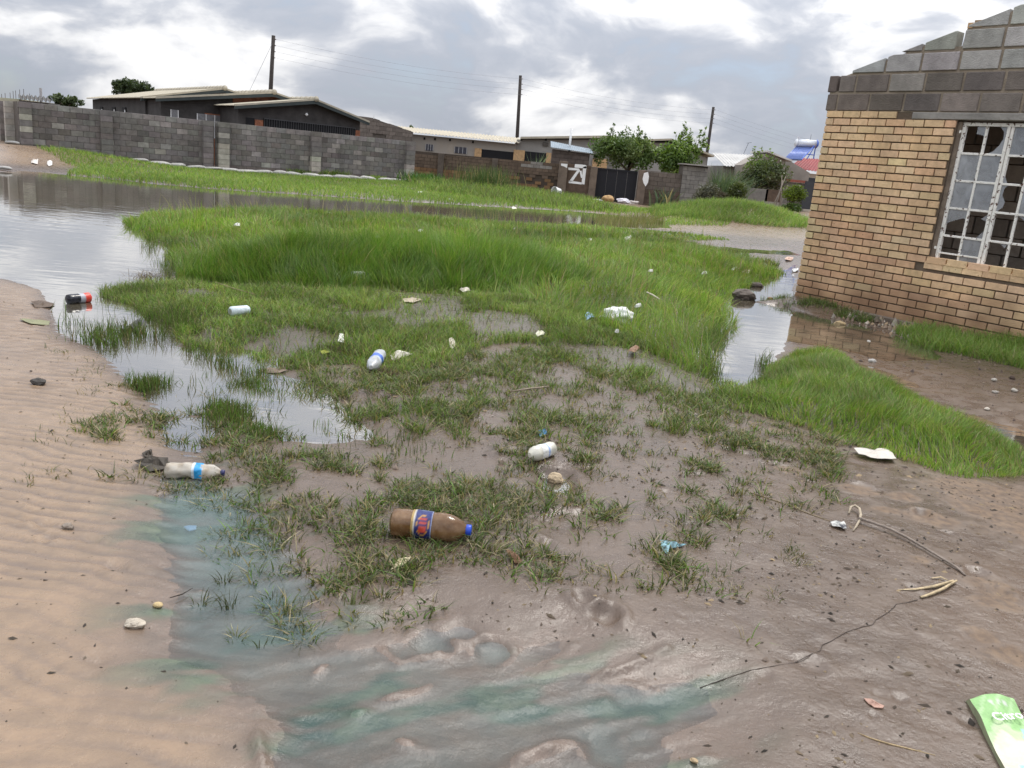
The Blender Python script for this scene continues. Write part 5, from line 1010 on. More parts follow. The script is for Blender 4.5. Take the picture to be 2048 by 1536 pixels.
sprays([o for o in COL.objects if o.name.startswith('garden_tree') and o.type == 'EMPTY'][2], [(1510, 300), (1524, 296), (1540, 302), (1516, 310), (1548, 312)], 43.5, GB_, 110)
tree('clipped_shrub', 1457, 1496, 366, 402, 39.5, 'round clipped shrub with yellow green top, left of the olive tree', 3800, .045, np.array([(.085, .11, .02), (.06, .08, .018), (.04, .055, .014)]), 60, cat='shrub', core=.6)
tree('clipped_shrub', 1562, 1612, 371, 402, 37., 'yellow green mushroom shaped clipped shrub beside the near brick house', 4200, .045, np.array([(.12, .17, .015), (.10, .145, .012), (.07, .105, .012)]), 60, cat='shrub', core=.7)
tree('clipped_shrub', 1556, 1612, 404, 424, 36.2, 'low green hedge tier under the mushroom shaped shrub', 1500, .05, np.array([(.06, .10, .015), (.045, .08, .012)]), 24, cat='shrub', core=.6, trunk=False)
tree('grey_shrub', 1388, 1436, 366, 412, 39.0, 'dull grey green twiggy shrub left of the clipped shrubs', 3200, .045, np.array([(.10, .105, .075), (.085, .09, .06), (.12, .12, .09)]), 50, cat='shrub', core=.55)
tree('grey_shrub', 1425, 1460, 372, 408, 39.8, 'small brownish thin shrub beside the grey twiggy one', 700, .045, np.array([(.10, .085, .06), (.085, .08, .05)]), 16, cat='shrub')
tree('far_tree', 214, 312, 158, 196, 66., 'round leafy tree rising behind the left end of the dark house roof', 3400, .13, np.array([(.05, .075, .03), (.065, .09, .036), (.04, .06, .024)]), 60, ground=0., core=.5)
tree('far_tree', 98, 166, 186, 222, 50., 'loose upright leaved tree beyond the left run of the grey wall', 1500, .10, np.array([(.085, .115, .05), (.10, .13, .06), (.065, .09, .04)]), 40, ground=0., core=.42)
tree('far_tree', 812, 832, 250, 262, 60., 'tuft of palm like leaves showing above the ruin', 120, .12, GA_, 6, ground=0., trunk=True)
# leaning sticks by the shrubs
for i, (a, b_) in enumerate((((1538, 412), (1572, 352)), ((1546, 414), (1566, 360)), ((1560, 416), (1564, 350)), ((1552, 412), (1576, 370)))):
    m_ = MB(); p, q = D(*a, 38.6+i*.1), D(*b_, 39.2+i*.1); p[2] = hz(p[0], p[1]); m_.tube([p, lerp(p, q, .5)+np.array([.04, 0, .02]), q], [.03, .025, .015], 6); o = m_.build('dry_branch', mat('grey_branch', (.19, .16, .13), .9, .2), None, smooth=True); setp(o, 'bare grey branch leaning beside the clipped shrubs', 'branch', 'branches leaning by the shrubs')

# ------------------------------------------------------------------ litter and small things
def sheet(o, w, d, nu, nv, fz, fcol, name, m_, parent=None, thick=.0, smooth=True):
    """bent sheet: o + w*u + d*v, height and colour given by functions of u, v"""
    mb = MB(); o, w, d = map(np.array, (o, w, d)); V = []; C = []
    for j in range(nv+1):
        for i in range(nu+1): u, v = i/nu, j/nv; V.append(o+w*u+d*v+np.array([0, 0, fz(u, v)])); C.append((*fcol(u, v), 1))
    F = [(j*(nu+1)+i, j*(nu+1)+i+1, (j+1)*(nu+1)+i+1, (j+1)*(nu+1)+i) for j in range(nv) for i in range(nu)]
    mb.v = [tuple(p) for p in V]; mb.f = F; mb.c = C; ob_ = mb.build(name, m_, parent, smooth=smooth, colattr=True); return ob_
M_PRINT = mat('printed_plastic', (1, 1, 1), .35, .14, 22, .2, 60, src='attr'); M_CARD = mat('printed_card', (1, 1, 1), .6, .16, 16, .25, 60, src='attr')
def nz3(x, y, z): return mnoise.noise(Vector((x, y, z)))
def bottle(pa, pb, r, label, body, cap, lab=None, laby=(.3, .55), crush=.05, sink=.15, rough=.22, seed=0, name='plastic_bottle', capname='cap', tilt=0., shoulder=.72):
    a, b_ = GZ(*pa), GZ(*pb); d = b_-a; d[2] = 0; L_ = np.linalg.norm(d); ax = d/L_; zb = max(a[2], -.004)+r*(1-sink*2); o = np.array([a[0], a[1], zb]); ax = np.array([ax[0], ax[1], tilt]); ax /= np.linalg.norm(ax)
    t_ = thing(name, (*((a+b_)/2)[:2], zb-r), label, 'bottle')
    wob = lambda q, an: 1+crush*nz3(q/r*.55+seed, math.cos(an)*1.1, math.sin(an)*1.1)*1.6+crush*.35*nz3(q/r*2+seed, math.cos(an)*3, math.sin(an)*3)
    s_ = shoulder; s_ = min(s_, .72); prof = [(0, .55*r), (.008, .82*r), (.03*L_, .96*r), (.08*L_, r), (.22*L_, 1.*r), (.25*L_, .975*r), (.40*L_, .985*r), (.56*L_, .975*r), (.585*L_, 1.*r), (s_*L_, r), ((s_+.09)*L_, .86*r), ((s_+.16)*L_, .60*r), ((s_+.21)*L_, .36*r), ((s_+.23)*L_, .30*r), (.95*L_, .29*r)]
    dense = []
    for p, q in zip(prof[:-1], prof[1:]):
        k = max(1, int((q[0]-p[0])/.012))
        for i in range(k): dense.append((lerp(p[0], q[0], i/k), lerp(p[1], q[1], i/k)))
    dense.append(prof[-1]); mb = MB(); mb.lathe(o, ax, dense, 28, wob=wob)
    mb.build('body', mat('bottle_'+label[:14], body[0], rough, body[2] if len(body) > 2 else .25, 16, .15, 40, col2=body[1]), t_, smooth=True)
    MATS['bottle_'+label[:14]].node_tree.nodes['Principled BSDF'].inputs['Transmission Weight'].default_value = .4 if body[0][0] < .3 and body[0][0] > .1 else .12
    if cap: mb = MB(); mb.lathe(o+ax*.925*L_, ax, [(0, .36*r), (.004, .38*r), (.062*L_, .38*r), (.07*L_, .33*r)], 20); mb.build(capname, mat('cap_'+label[:14], cap, .35, .08, 10), t_, smooth=True)
    if lab:
        mb = MB(); u0, u1 = laby; n = 44; k = 14; up = np.array([0, 0, 1.]); u_ = np.cross(ax, up); u_ /= np.linalg.norm(u_); w_ = np.cross(u_, ax); V = []; C = []
        for i in range(k+1):
            q = lerp(u0, u1, i/k)*L_
            for j in range(n): an = 2*math.pi*j/n; rr = r*1.012*wob(q, an); V.append(o+ax*q+rr*(u_*math.cos(an)+w_*math.sin(an))); C.append((*lab(i/k, j/n), 1))
        mb.v = [tuple(p) for p in V]; mb.f = [(i*n+j, i*n+(j+1) % n, (i+1)*n+(j+1) % n, (i+1)*n+j) for i in range(k) for j in range(n)]; mb.c = C; mb.build('label', M_PRINT, t_, smooth=True, colattr=True)
    return t_
NAVY = (.012, .022, .12)
def lab_big(u, v):                       # v: round the bottle, front towards the camera near .5..0.75
    w = ((v+.5) % 1-.5-.07)*7; c = NAVY
    if u < .10: return (.30, .20, .06)
    if u < .20: return (.45, .42, .36)
    if u > .94: return (.25, .28, .40)
    e = ((u-.58)/.30)**2+(w/.85)**2
    if e < 1: c = (.42, .22, .05)
    if e < .78: c = (.03, .02, .09)
    if abs(u-.56) < .16 and abs(w) < .5 and (int(w*9+40) % 3): c = (.40, .05, .03)
    if abs(w) > 1.5 and u > .4: c = (.10, .13, .24)
    return c
bottle((780, 1066), (942, 1080), .055, 'brown muddy drink bottle with navy label and blue cap lying on the mud', ((.22, .11, .04), (.26, .155, .08), .35), (.015, .06, .45), lab_big, (.27, .52), .085, .08, .16, 1.3)
bottle((330, 953), (450, 952), .034, 'dusty white plastic bottle with light blue label and navy cap floating in the shallow water', ((.55, .51, .44), (.27, .22, .16), .35), (.02, .02, .09), lambda u, v: (.55, .62, .66) if u < .2 else ((.02, .26, .55) if .25 < u < .95 else (.5, .55, .6)), (.46, .64), .24, .12, .5, 4.1)
bottle((760, 718), (740, 752), .042, 'crushed clear bottle with a blue band label at the edge of the grass', ((.50, .53, .56), (.34, .34, .33), .3), None, lambda u, v: (.06, .14, .55) if .1 < u < .75 else (.5, .55, .62), (.30, .62), .14, .05, .3, 2.2)
bottle((1103, 908), (1055, 928), .036, 'white plastic bottle with pale blue print lying half in grass near the yellow stone', ((.62, .60, .52), (.52, .50, .42), .2), None, lambda u, v: (.25, .36, .62) if .2 < u < .35 else (.60, .60, .57), (.25, .6), .10, .1, .35, 6.)
bottle((702, 561), (735, 564), .040, 'pale green bottle with blue cap lying in the tall grass', ((.38, .44, .36), (.46, .48, .40), .2), (.02, .10, .5), None, crush=.05, sink=-.6, seed=3)
bottle((135, 612), (183, 609), .040, 'black bottle with a red end lying at the edge of the flooded sand', ((.014, .016, .024), (.02, .02, .03)), (.5, .05, .03), lambda u, v: (.60, .05, .03) if u > .45 else (.35, .36, .4), (.45, .90), .03, .0, .2, 5, shoulder=.74)
def can(pa, pb, r, label, fn):
    a, b_ = GZ(*pa), GZ(*pb); d = b_-a; d[2] = 0; L_ = max(np.linalg.norm(d), .11); ax = d/np.linalg.norm(d); o = np.array([a[0], a[1], a[2]+r*1.0+.02]); t_ = thing('drink_can', (*a[:2], a[2]), label, 'can')
    mb = MB(); mb.lathe(o, ax, [(0, .70*r), (.006, .8*r), (.012, r), (L_-.014, r), (L_-.005, .82*r), (L_, .76*r)], 24); ob_ = mb.build('body', None, t_, smooth=True, colattr=False)
    me = ob_.data; ca = me.color_attributes.new('Col', 'FLOAT_COLOR', 'POINT'); co = np.zeros(len(me.vertices)*3); me.vertices.foreach_get('co', co); co = co.reshape(-1, 3)+BASE[t_]
    ca.data.foreach_set('color', np.array([(*fn(float((p-o)@ax/L_), float(p[2]-o[2])/r), 1) for p in co], np.float32).ravel()); me.materials.append(M_PRINT)
    mb = MB(); mb.lathe(o-ax*.001, ax, [(0, .60*r), (.003, .60*r)], 16); mb.build('can_end', mat('aluminium', (.55, .56, .57), .35, .05, 5, metal=.8), t_)
    return t_
can((460, 638), (497, 632), .038, 'white and pale blue drink can lying in the short grass', lambda u, z: (.55, .62, .64) if z > -.4 else (.40, .50, .52))
def blob(name, px, py, size, col, label, cat, rough=.85, seed=0, squash=.7, amp=.25, freq=1.6, rz=0., sink=.3, sub=3, group=None, col2=None, smooth=False, Y=None):
    p = GZ(px, py) if Y is None else D(px, py, Y)
    if Y is not None: p[2] = hz(p[0], p[1])
    me = bpy.data.meshes.new(name); bm = bmesh.new(); bmesh.ops.create_icosphere(bm, subdivisions=sub, radius=1)
    for v in bm.verts:
        q = v.co*freq+Vector((seed*7.1, seed*3.3, seed)); n = mnoise.noise(q)+.5*mnoise.noise(q*2.3); k = 1+amp*n
        v.co = Vector((v.co.x*k*size[0]/2, v.co.y*k*size[1]/2, v.co.z*k*squash*min(size)/2))
    for f in bm.faces: f.smooth = smooth
    bm.to_mesh(me); bm.free(); h_ = squash*min(size)/2; o = linkmesh(name, me, mat(name+'_'+label[:16], col, rough, .2, 1.2/max(size)*3, .4, 8/max(size), col2=col2), None, (p[0], p[1], max(p[2], -.01)+h_*(1-sink))); o.rotation_euler = (0, 0, rz); return setp(o, label, cat, group)
blob('stone', 76, 770, (.075, .06), (.055, .05, .045), 'dark grey stone lying alone on the rippled sand', 'stone', seed=1)
blob('stone', 136, 1058, (.042, .03), (.24, .20, .165), 'small pale grey stone among paw prints on the sand', 'stone', seed=2, squash=.9)
blob('stone', 270, 1252, (.06, .04), (.42, .37, .30), 'flat whitish stone at the lower edge of the green shallows', 'stone', seed=3, squash=.6)
blob('stone', 316, 1213, (.030, .024), (.50, .38, .20), 'small rounded yellow stone beside the green shallows', 'stone', seed=4, smooth=True, amp=.08)
blob('stone', 1112, 944, (.075, .065), (.42, .33, .22), 'yellowish stone lying beside the white bottle in the mud', 'stone', seed=5, squash=.9)
blob('rock', 1484, 612, (.33, .22), (.115, .095, .08), 'dark pointed rock standing out of the white puddle', 'rock', seed=6, squash=.75, amp=.35, rz=.5)
blob('rock', 1511, 583, (.20, .14), (.085, .07, .06), 'smaller dark rock at the far end of the white puddle', 'rock', seed=7, squash=.6)
blob('stone', 1538, 612, (.07, .06), (.22, .12, .07), 'small brown stone in the white puddle', 'stone', seed=8)
for i, (a, b_, w, c, lb) in enumerate(((1677, 660, .12, (.45, .34, .19), 'yellow broken stone on the soil under the middle of the brick wall'), (1812, 657, .09, (.42, .26, .12), 'orange tinted stone at the foot of the brick wall, left of three'), (1833, 656, .11, (.45, .30, .15), 'orange tinted stone at the foot of the brick wall, middle of three'), (1850, 652, .14, (.38, .30, .22), 'large pale stone at the foot of the brick wall, right of three'),
                                     (1935, 671, .22, (.55, .51, .36), 'cream flat stone in the grass by the brick wall'), (1735, 694, .05, (.50, .47, .42), 'small white stone on the mud before the brick wall reflection'), (1744, 724, .07, (.45, .43, .40), 'white and grey stone at the tip of the narrow brown puddle'),
                                     (1988, 762, .06, (.40, .37, .32), 'pale pebble on the right mud, upper one'), (2028, 783, .06, (.42, .36, .27), 'pale pebble on the right mud by the picture edge'), (1990, 786, .05, (.35, .32, .28), 'small grey pebble on the right mud'), (1974, 820, .05, (.50, .45, .38), 'pale cream pebble near the grass bank on the right'), (2024, 758, .06, (.06, .04, .03), 'dark clod on the right mud by the picture edge'),
                                     (1388, 1524, .022, (.40, .30, .18), 'tan pebble at the bottom edge of the picture'), (1640, 592, .07, (.30, .24, .17), 'dull stone in the weeds at the brick house corner'))):
    blob('stone', a, b_, (w, w*.72), c, lb, 'stone', seed=20+i, amp=.3, rz=i, sub=2)
# crumpled scraps: ring mesh from a photo-measured outline, lying on the ground
def scrap(name, pts, col, label, cat, lift=.012, crumple=.012, col2=None, rough=.6, seed=0):
    W = [GZ(*p) for p in pts]; n = len(W); c = np.mean(W, 0); dense = []
    for i in range(n):
        for t in (0, .5): dense.append(lerp(W[i], W[(i+1) % n], t))
    m = len(dense); V = [c+np.array([0, 0, lift+crumple])]; rr = random.Random(seed+len(label)); sc_ = max(np.linalg.norm(w-c) for w in W)
    for f in (.35, .7, 1.):
        for p in dense: V.append(c+(p-c)*f+np.array([0, 0, lift*(1 if f < 1 else .8)+rr.uniform(-.5, 1)*crumple*min(1, sc_/.06)*(1 if f < 1 else .6)]))
    F = [(0, 1+i, 1+(i+1) % m) for i in range(m)]+[(1+k*m+i, 1+(k+1)*m+i, 1+(k+1)*m+(i+1) % m, 1+k*m+(i+1) % m) for k in range(2) for i in range(m)]
    top = len(V); V += [v-np.array([0, 0, .0025]) for v in V]; F += [tuple(top+i for i in reversed(f)) for f in F]; F += [(1+2*m+i, top+1+2*m+i, top+1+2*m+(i+1) % m, 1+2*m+(i+1) % m) for i in range(m)]
    mb = MB(); mb.add(V, F); o = mb.build(name, mat(name+'_'+label[:18], col, rough, .15, 25, .3, 60, col2=col2), None); return setp(o, label, cat)
scrap('paper_scrap', [(780, 715), (800, 704), (826, 712), (810, 716), (795, 724), (783, 722)], (.50, .47, .40), 'torn off white paper lying behind the blue band bottle', 'paper', .02, .02)
blob('plastic_bag', 1234, 646, (.30, .19), (.66, .66, .65), 'white plastic bag in the grass right of centre', 'bag', .5, 67, .95, .30, 2.0, -.1, .35, 4, smooth=True)
scrap('plastic_scrap', [(1168, 640), (1180, 636), (1188, 646), (1172, 650)], (.22, .35, .48), 'pale blue plastic scrap left of the white bag', 'scrap', .06, .03)
scrap('plastic_piece', [(1070, 676), (1078, 665), (1089, 667), (1087, 677), (1074, 682)], (.60, .58, .45), 'cream coloured plastic piece at the edge of the bare mud', 'scrap', .05, .012)
scrap('paper_scrap', [(675, 690), (679, 678), (687, 679), (688, 692)], (.70, .68, .64), 'small white paper lying on a clod of roots', 'paper', .05, .006)
scrap('fruit_peel', [(640, 702), (655, 700), (662, 708), (645, 712)], (.40, .42, .08), 'yellow green peel lying left of the root clod', 'peel', .02, .012)
scrap('paper_scrap', [(897, 684), (905, 680), (912, 695), (905, 705), (899, 700)], (.45, .41, .33), 'crumpled grey beige paper cup at the grass edge', 'paper', .03, .012)
scrap('paper_scrap', [(780, 1145), (797, 1122), (822, 1120), (808, 1134)], (.62, .54, .36), 'cream torn card triangle below the brown bottle', 'card', .012, .006)
scrap('plastic_scrap', [(1320, 1083), (1340, 1092), (1372, 1092), (1355, 1099), (1335, 1100), (1334, 1112), (1322, 1098)], (.33, .55, .62), 'torn light blue plastic scrap on the bare mud right of the tufts', 'scrap', .012, .016, col2=(.03, .03, .03))
scrap('plastic_scrap', [(1075, 866), (1090, 862), (1096, 872), (1080, 876)], (.04, .13, .24), 'dark blue plastic scrap between the tufts', 'scrap', .012, .012)
scrap('bottle_top', [(367, 1058), (378, 1055), (393, 1056), (392, 1063), (378, 1066)], (.28, .48, .78), 'light blue disc lying in the shallow water', 'lid', .012, .002)
scrap('plastic_scrap', [(1658, 1049), (1675, 1046), (1690, 1050), (1692, 1063), (1680, 1060), (1664, 1055)], (.60, .60, .56), 'small white wrapper beside the hooked stick', 'wrapper', .014, .012, col2=(.05, .05, .06))
scrap('slipper_sole', [(1706, 903), (1722, 904), (1743, 911), (1756, 905), (1772, 905), (1784, 914), (1791, 926), (1770, 926), (1740, 922), (1716, 915)], (.50, .47, .41), 'worn pale slipper sole lying at the edge of the right grass bank', 'sole', .028, .008)
scrap('dry_leaf', [(1727, 1399), (1742, 1401), (1768, 1415), (1765, 1419), (1748, 1417), (1736, 1409)], (.36, .22, .17), 'dry pinkish leaf on the bare mud near the bottom', 'leaf', .006, .006)
scrap('dry_leaf', [(1256, 712), (1262, 704), (1278, 706), (1268, 715)], (.22, .13, .08), 'brown dead leaf in the grass left of the white puddle', 'leaf', .05, .015)
scrap('dry_leaf', [(1012, 1105), (1030, 1112), (1046, 1132), (1030, 1130), (1018, 1120)], (.15, .08, .04), 'curled dark brown leaf among tufts right of the brown bottle', 'leaf', .015, .015)
scrap('dry_leaf', [(513, 742), (540, 738), (575, 743), (560, 748), (530, 748)], (.15, .11, .08), 'flat grey brown leaf sheath beside the pool', 'leaf', .012, .006)
scrap('dry_leaf', [(313, 630), (325, 626), (338, 629), (325, 635)], (.36, .27, .20), 'pale oval leaf in the grass by the pool', 'leaf', .03, .006)
scrap('leaf_sheet', [(40, 641), (62, 640), (100, 645), (98, 651), (62, 650)], (.20, .20, .11), 'olive flat leaf lying on the sand by the pool', 'leaf', .01, .008)
scrap('dark_rag', [(258, 655), (278, 645), (292, 650), (290, 668), (268, 668)], (.07, .068, .07), 'dark crumpled rag at the water edge in the grass', 'rag', .03, .03)
scrap('dead_leaves', [(268, 930), (300, 922), (336, 922), (338, 940), (300, 946)], (.035, .027, .018), 'dark rotten leaf clump left of the floating bottle', 'leaves', .012, .02)
scrap('dead_leaves', [(284, 908), (304, 905), (306, 918), (290, 920)], (.04, .03, .02), 'small black rotten leaf above the leaf clump', 'leaf', .012, .015)
scrap('driftweed', [(62, 606), (85, 604), (110, 612), (100, 617), (70, 616)], (.09, .06, .04), 'brown weed clump at the pond edge', 'weeds', .012, .015)
scrap('paper_scrap', [(805, 600), (825, 598), (845, 602), (825, 608), (808, 606)], (.40, .33, .25), 'dull tan cardboard on the bare strip in the grass', 'card', .015, .01)
scrap('paper_scrap', [(918, 588), (932, 584), (940, 592), (925, 596)], (.48, .44, .36), 'small pale scrap in the grass above the bare strip', 'scrap', .06, .02)
for i, (a, b_, s_) in enumerate(((1300, 553, 6), (1408, 556, 8), (1255, 484, 9), (445, 523, 8), (475, 460, 8), (1030, 465, 6), (755, 485, 6), (840, 471, 6), (1275, 625, 8), (1232, 681, 5), (1180, 488, 6), (660, 436, 6))):
    scrap('plastic_scrap', [(a-s_, b_), (a, b_-s_*.35), (a+s_*.8, b_-1), (a+s_*.6, b_+s_*.25), (a-s_*.5, b_+s_*.3)], (.48, .48, .45), ('small white scrap %s' % ('low on the right of the meadow', 'in the grass right before the white puddle', 'by the far channel', 'on the left side of the meadow', 'at the left top of the meadow', 'at the middle top of the meadow', 'behind the dark clump left', 'behind the dark clump', 'right of the white bag above it', 'below the white bag', 'at the right top of the meadow', 'at the top left rim of the meadow')[i]), 'scrap', .09, .006, seed=i)
for i, (a, b_, s_, c, lb) in enumerate(((1470, 541, 12, (.62, .60, .58), 'white rubbish at the muddy edge left of the brick house'), (1492, 546, 10, (.40, .34, .28), 'tan rubbish piece beside the white rubbish'), (1578, 520, 9, (.50, .34, .26), 'reddish scrap beside the far corner of the brick house'), (1590, 543, 7, (.66, .66, .66), 'white scrap close to the corner of the brick house'), (960, 425, 9, (.66, .52, .50), 'pinkish wrapper floating in the far channel'), (1030, 430, 16, (.60, .57, .48), 'cream flat sheet at the rim of the far channel'), (900, 411, 5, (.62, .62, .60), 'tiny white scrap on the far grass bank'), (840, 386, 5, (.62, .62, .60), 'white scrap below the corner of the grey wall'), (100, 307, 7, (.60, .58, .55), 'pale rubbish on the grass at the left end of the grey wall'), (70, 300, 9, (.55, .50, .45), 'tan rubbish beside the sandy track'))):
    scrap('rubbish_piece', [(a-s_, b_), (a-s_*.3, b_-s_*.35), (a+s_, b_-2), (a+s_*.5, b_+s_*.3), (a-s_*.6, b_+s_*.3)], c, lb, 'rubbish', .03, .03, seed=40+i)
# rubbish by the gate
blob('rubble_block', 1215, 408, (.55, .45), (.42, .27, .13), 'ochre broken block by the foot of the black gate', 'block', seed=51, squash=.8, Y=39.6)
blob('plastic_sack', 1246, 408, (.62, .4), (.62, .60, .64), 'pale lilac plastic sack by the black gate', 'sack', seed=52, squash=.6, amp=.5, Y=39.7)
blob('plastic_sack', 1264, 410, (.55, .35), (.50, .45, .42), 'crumpled tan sack right of the pale sack by the gate', 'sack', seed=53, squash=.5, amp=.6, Y=39.7)
blob('plastic_sack', 1196, 407, (.45, .25), (.60, .60, .58), 'flat white sack at the left post of the gate', 'sack', seed=54, squash=.3, amp=.5, Y=39.6)
bp = D(1117, 402, 38.8); bp[2] = hz(bp[0], bp[1])+.2; bk = thing('bucket', (bp[0], bp[1], bp[2]-.2), 'white plastic bucket lying tipped over in the grass by the painted pillar', 'bucket')
mb = MB(); mb.lathe(bp, (-.75, -.55, .1), [(-.02, .10), (0, .17), (.30, .21), (.32, .22), (.30, .195), (.01, .155)], 22); mb.build('body', M_WHITE, bk, smooth=True); mb = MB(); mb.tube([bp+np.array([-.2, -.1, .2]), bp+np.array([-.35, -.25, .05]), bp+np.array([-.25, -.3, -.15])], .008, 5); mb.build('handle', M_BARS, bk)
# hooked stick, husk, straw, twigs
def wtube(name, pts, rad, col, label, cat, lifts=None, n=8, parent=None):
    W = [GZ(*p)+np.array([0, 0, (lifts[i] if lifts else 0)+(rad if np.isscalar(rad) else rad[i])*.7]) for i, p in enumerate(pts)]; mb = MB(); mb.tube(W, rad, n); o = mb.build(name, mat(name+'_'+label[:16], col, .8, .3, 30, .4, 90), parent, smooth=True); return setp(o, label, cat)
stk = GZ(1718, 1045); st = thing('hooked_stick', stk, 'thin grey stick with a curled pale hook lying on the mud at right', 'stick')
for pts, rad, li, c in (([(1697, 1030), (1700, 1022), (1708, 1021), (1717, 1026), (1720, 1036), (1718, 1046), (1712, 1055), (1706, 1063)], [.004, .0055, .006, .006, .006, .0055, .0045, .003], [.006, .016, .020, .018, .014, .008, .002, 0], (.36, .30, .22)), ([(1716, 1044), (1745, 1054), (1780, 1066), (1815, 1082), (1850, 1102), (1885, 1122), (1912, 1138), (1930, 1152)], [.0075, .0065, .006, .006, .0055, .005, .005, .004], [.014, .016, .014, .010, .008, .006, .004, 0], (.22, .18, .15))):
    W = [GZ(*p)+np.array([0, 0, l+.004]) for p, l in zip(pts, li)]; mb = MB(); mb.tube(W, rad, 8); mb.build('hook' if c[0] > .3 else 'shaft', mat('stick_%d' % (c[0]*100), c, .8, .3, 40, .4, 90), st, smooth=True)
hk = thing('corn_husk', GZ(1870, 1180), 'pale dry folded corn husk lying on the mud', 'husk')
for pts, wd, li in (([(1795, 1180), (1830, 1181), (1870, 1176), (1905, 1166)], [.001, .007, .009, .007], [.002, .005, .008, .010]), ([(1840, 1197), (1860, 1192), (1885, 1182), (1912, 1166)], [.006, .0075, .0075, .005], [.005, .008, .010, .011]), ([(1862, 1158), (1880, 1158), (1895, 1164)], [.003, .006, .003], [.003, .008, .007])):
    W = [GZ(*p)+np.array([0, 0, l]) for p, l in zip(pts, li)]; mb = MB(); V = []
    for i, (p, w) in enumerate(zip(W, wd)):
        t = W[min(i+1, len(W)-1)]-W[max(i-1, 0)]; s_ = np.cross(t, (0, 0, 1)); s_ /= np.linalg.norm(s_); V += [p-s_*w, p+np.array([0, 0, w*.7]), p+s_*w, p-np.array([0, 0, .002])]
    F = [f for i in range(len(W)-1) for f in [(4*i+j, 4*i+(j+1) % 4, 4*i+4+(j+1) % 4, 4*i+4+j) for j in range(4)]]; mb.add(V, F); mb.build('husk_leaf', mat('husk', (.42, .33, .20), .7, .35, 40, .4, 90), hk, smooth=True)
wtube('straw', [(1715, 1466), (1740, 1477), (1775, 1488), (1820, 1499), (1870, 1511)], [.001, .002, .0024, .002, .001], (.36, .27, .15), 'long curved dry straw on the mud at the bottom right', 'straw', n=5)
wtube('stalk', [(1500, 985), (1560, 1005), (1610, 1025), (1660, 1043)], [.002, .003, .003, .002], (.24, .19, .12), 'dry grass stalk trailing from the tufts towards the hooked stick', 'stalk', n=5)
wtube('dry_stalk', [(430, 580), (470, 592), (510, 603)], [.003, .004, .003], (.30, .23, .14), 'pale dry stalk lying in the grass left of the tall clump', 'stalk', [.06, .06, .06], n=5)
wtube('pale_stick', [(1290, 612), (1302, 618), (1315, 624)], [.008, .008, .006], (.50, .46, .36), 'short pale stick lying on the grass above the white bag', 'stick', [.14, .14, .13], n=6)
wtube('stick', [(1020, 790), (1060, 786), (1098, 780)], [.005, .006, .005], (.26, .21, .16), 'short straight stick lying on the grassy mud in the middle', 'stick', [.02, .025, .02], n=6)
wtube('dark_twig', [(395, 827), (382, 824), (410, 822)], [.003, .005, .002], (.03, .022, .016), 'short black twig at the edge of the narrow pool', 'twig', n=5)
wtube('dark_twig', [(340, 1203), (365, 1197), (385, 1190)], [.0015, .002, .001], (.03, .022, .016), 'thin black twig in the green shallows', 'twig', [.012, .014, .014], n=5)
wtube('white_stalk', [(1762, 671), (1775, 676), (1795, 684)], [.003, .004, .003], (.50, .44, .34), 'thin pale stalk floating on the brick wall reflection', 'stalk', [.01, .01, .01], n=5)
cr = wtube('crack', [(1400, 1376), (1450, 1358), (1500, 1341), (1545, 1333), (1590, 1326), (1622, 1311), (1640, 1302), (1645, 1290), (1662, 1283), (1690, 1266), (1725, 1254), (1745, 1250), (1752, 1240), (1775, 1226), (1786, 1217), (1792, 1209), (1812, 1206), (1835, 1200)], .0014, (.05, .037, .029), 'x', None, [-.0003]*18, n=5, parent=ground); del cr['label']
# green drink carton
M_TXT = mat('carton_print_white', (.75, .75, .72), .6, .05, 20)
ct = thing('juice_carton', G(1975, 1440, .03), 'flattened green and cream drink carton in the bottom right corner', 'carton')
ca_, cb_, cc_ = G(1934, 1388, .055), G(2020, 1389, .05), G(2013, 1538, .06); wv, lv = cb_-ca_, (cc_-ca_)
def ccol(u, v):
    q = v*1.45+.10*math.sin(u*5)+.05*math.sin(u*13+v*9)
    if q < .62: c = (.24, .42, .17) if (u*3+v*4) % 1 > .22 else (.34, .50, .26)
    elif q < .78: c = (.40, .52, .30)
    else: c = (.60, .56, .44)
    if .10 < v < .20 and .25 < u < .75 and (math.sin(u*40)+math.sin(v*90)) > .2: c = (.45, .48, .42)
    if .78 < v < .92 and (math.sin(u*26+v*8) > .15): c = (.32, .52, .58)
    if u > .72 and .42 < v < .62 and math.sin(u*30+v*20) > 0: c = (.30, .62, .60)
    return c
def cz(u, v): return .012*math.sin(u*3.1)+.006*math.sin(v*7+u*2)-.05*max(0, .06-v)/.06*.5+(.006*nz3(u*3, v*5, 2.))
top_ = sheet(ca_, wv, lv*1.25, 22, 40, cz, ccol, 'front_panel', M_CARD, ct)
def skirt(p0, p1, name):                 # side of the carton down to the mud
    mb = MB(); V = []; n = 16
    for i in range(n+1):
        t = i/n; p = lerp(p0, p1, t); uu = 0. if name == 'left_side' else 1.; z = cz(uu, t) if name != 'end_flap' else cz(t, 0); V += [p+np.array([0, 0, z]), p+np.array([.006*(1 if name == 'left_side' else -1), .004, -.040+.006*math.sin(t*9)])]
    mb.add(V, [(2*i, 2*i+2, 2*i+3, 2*i+1) for i in range(n)]); mb.build(name, mat('card_side', (.30, .33, .20), .7, .3, 20), ct)
skirt(ca_, ca_+lv*1.25, 'left_side'); skirt(cb_, cb_+lv*1.25, 'right_side'); skirt(ca_, cb_, 'end_flap')
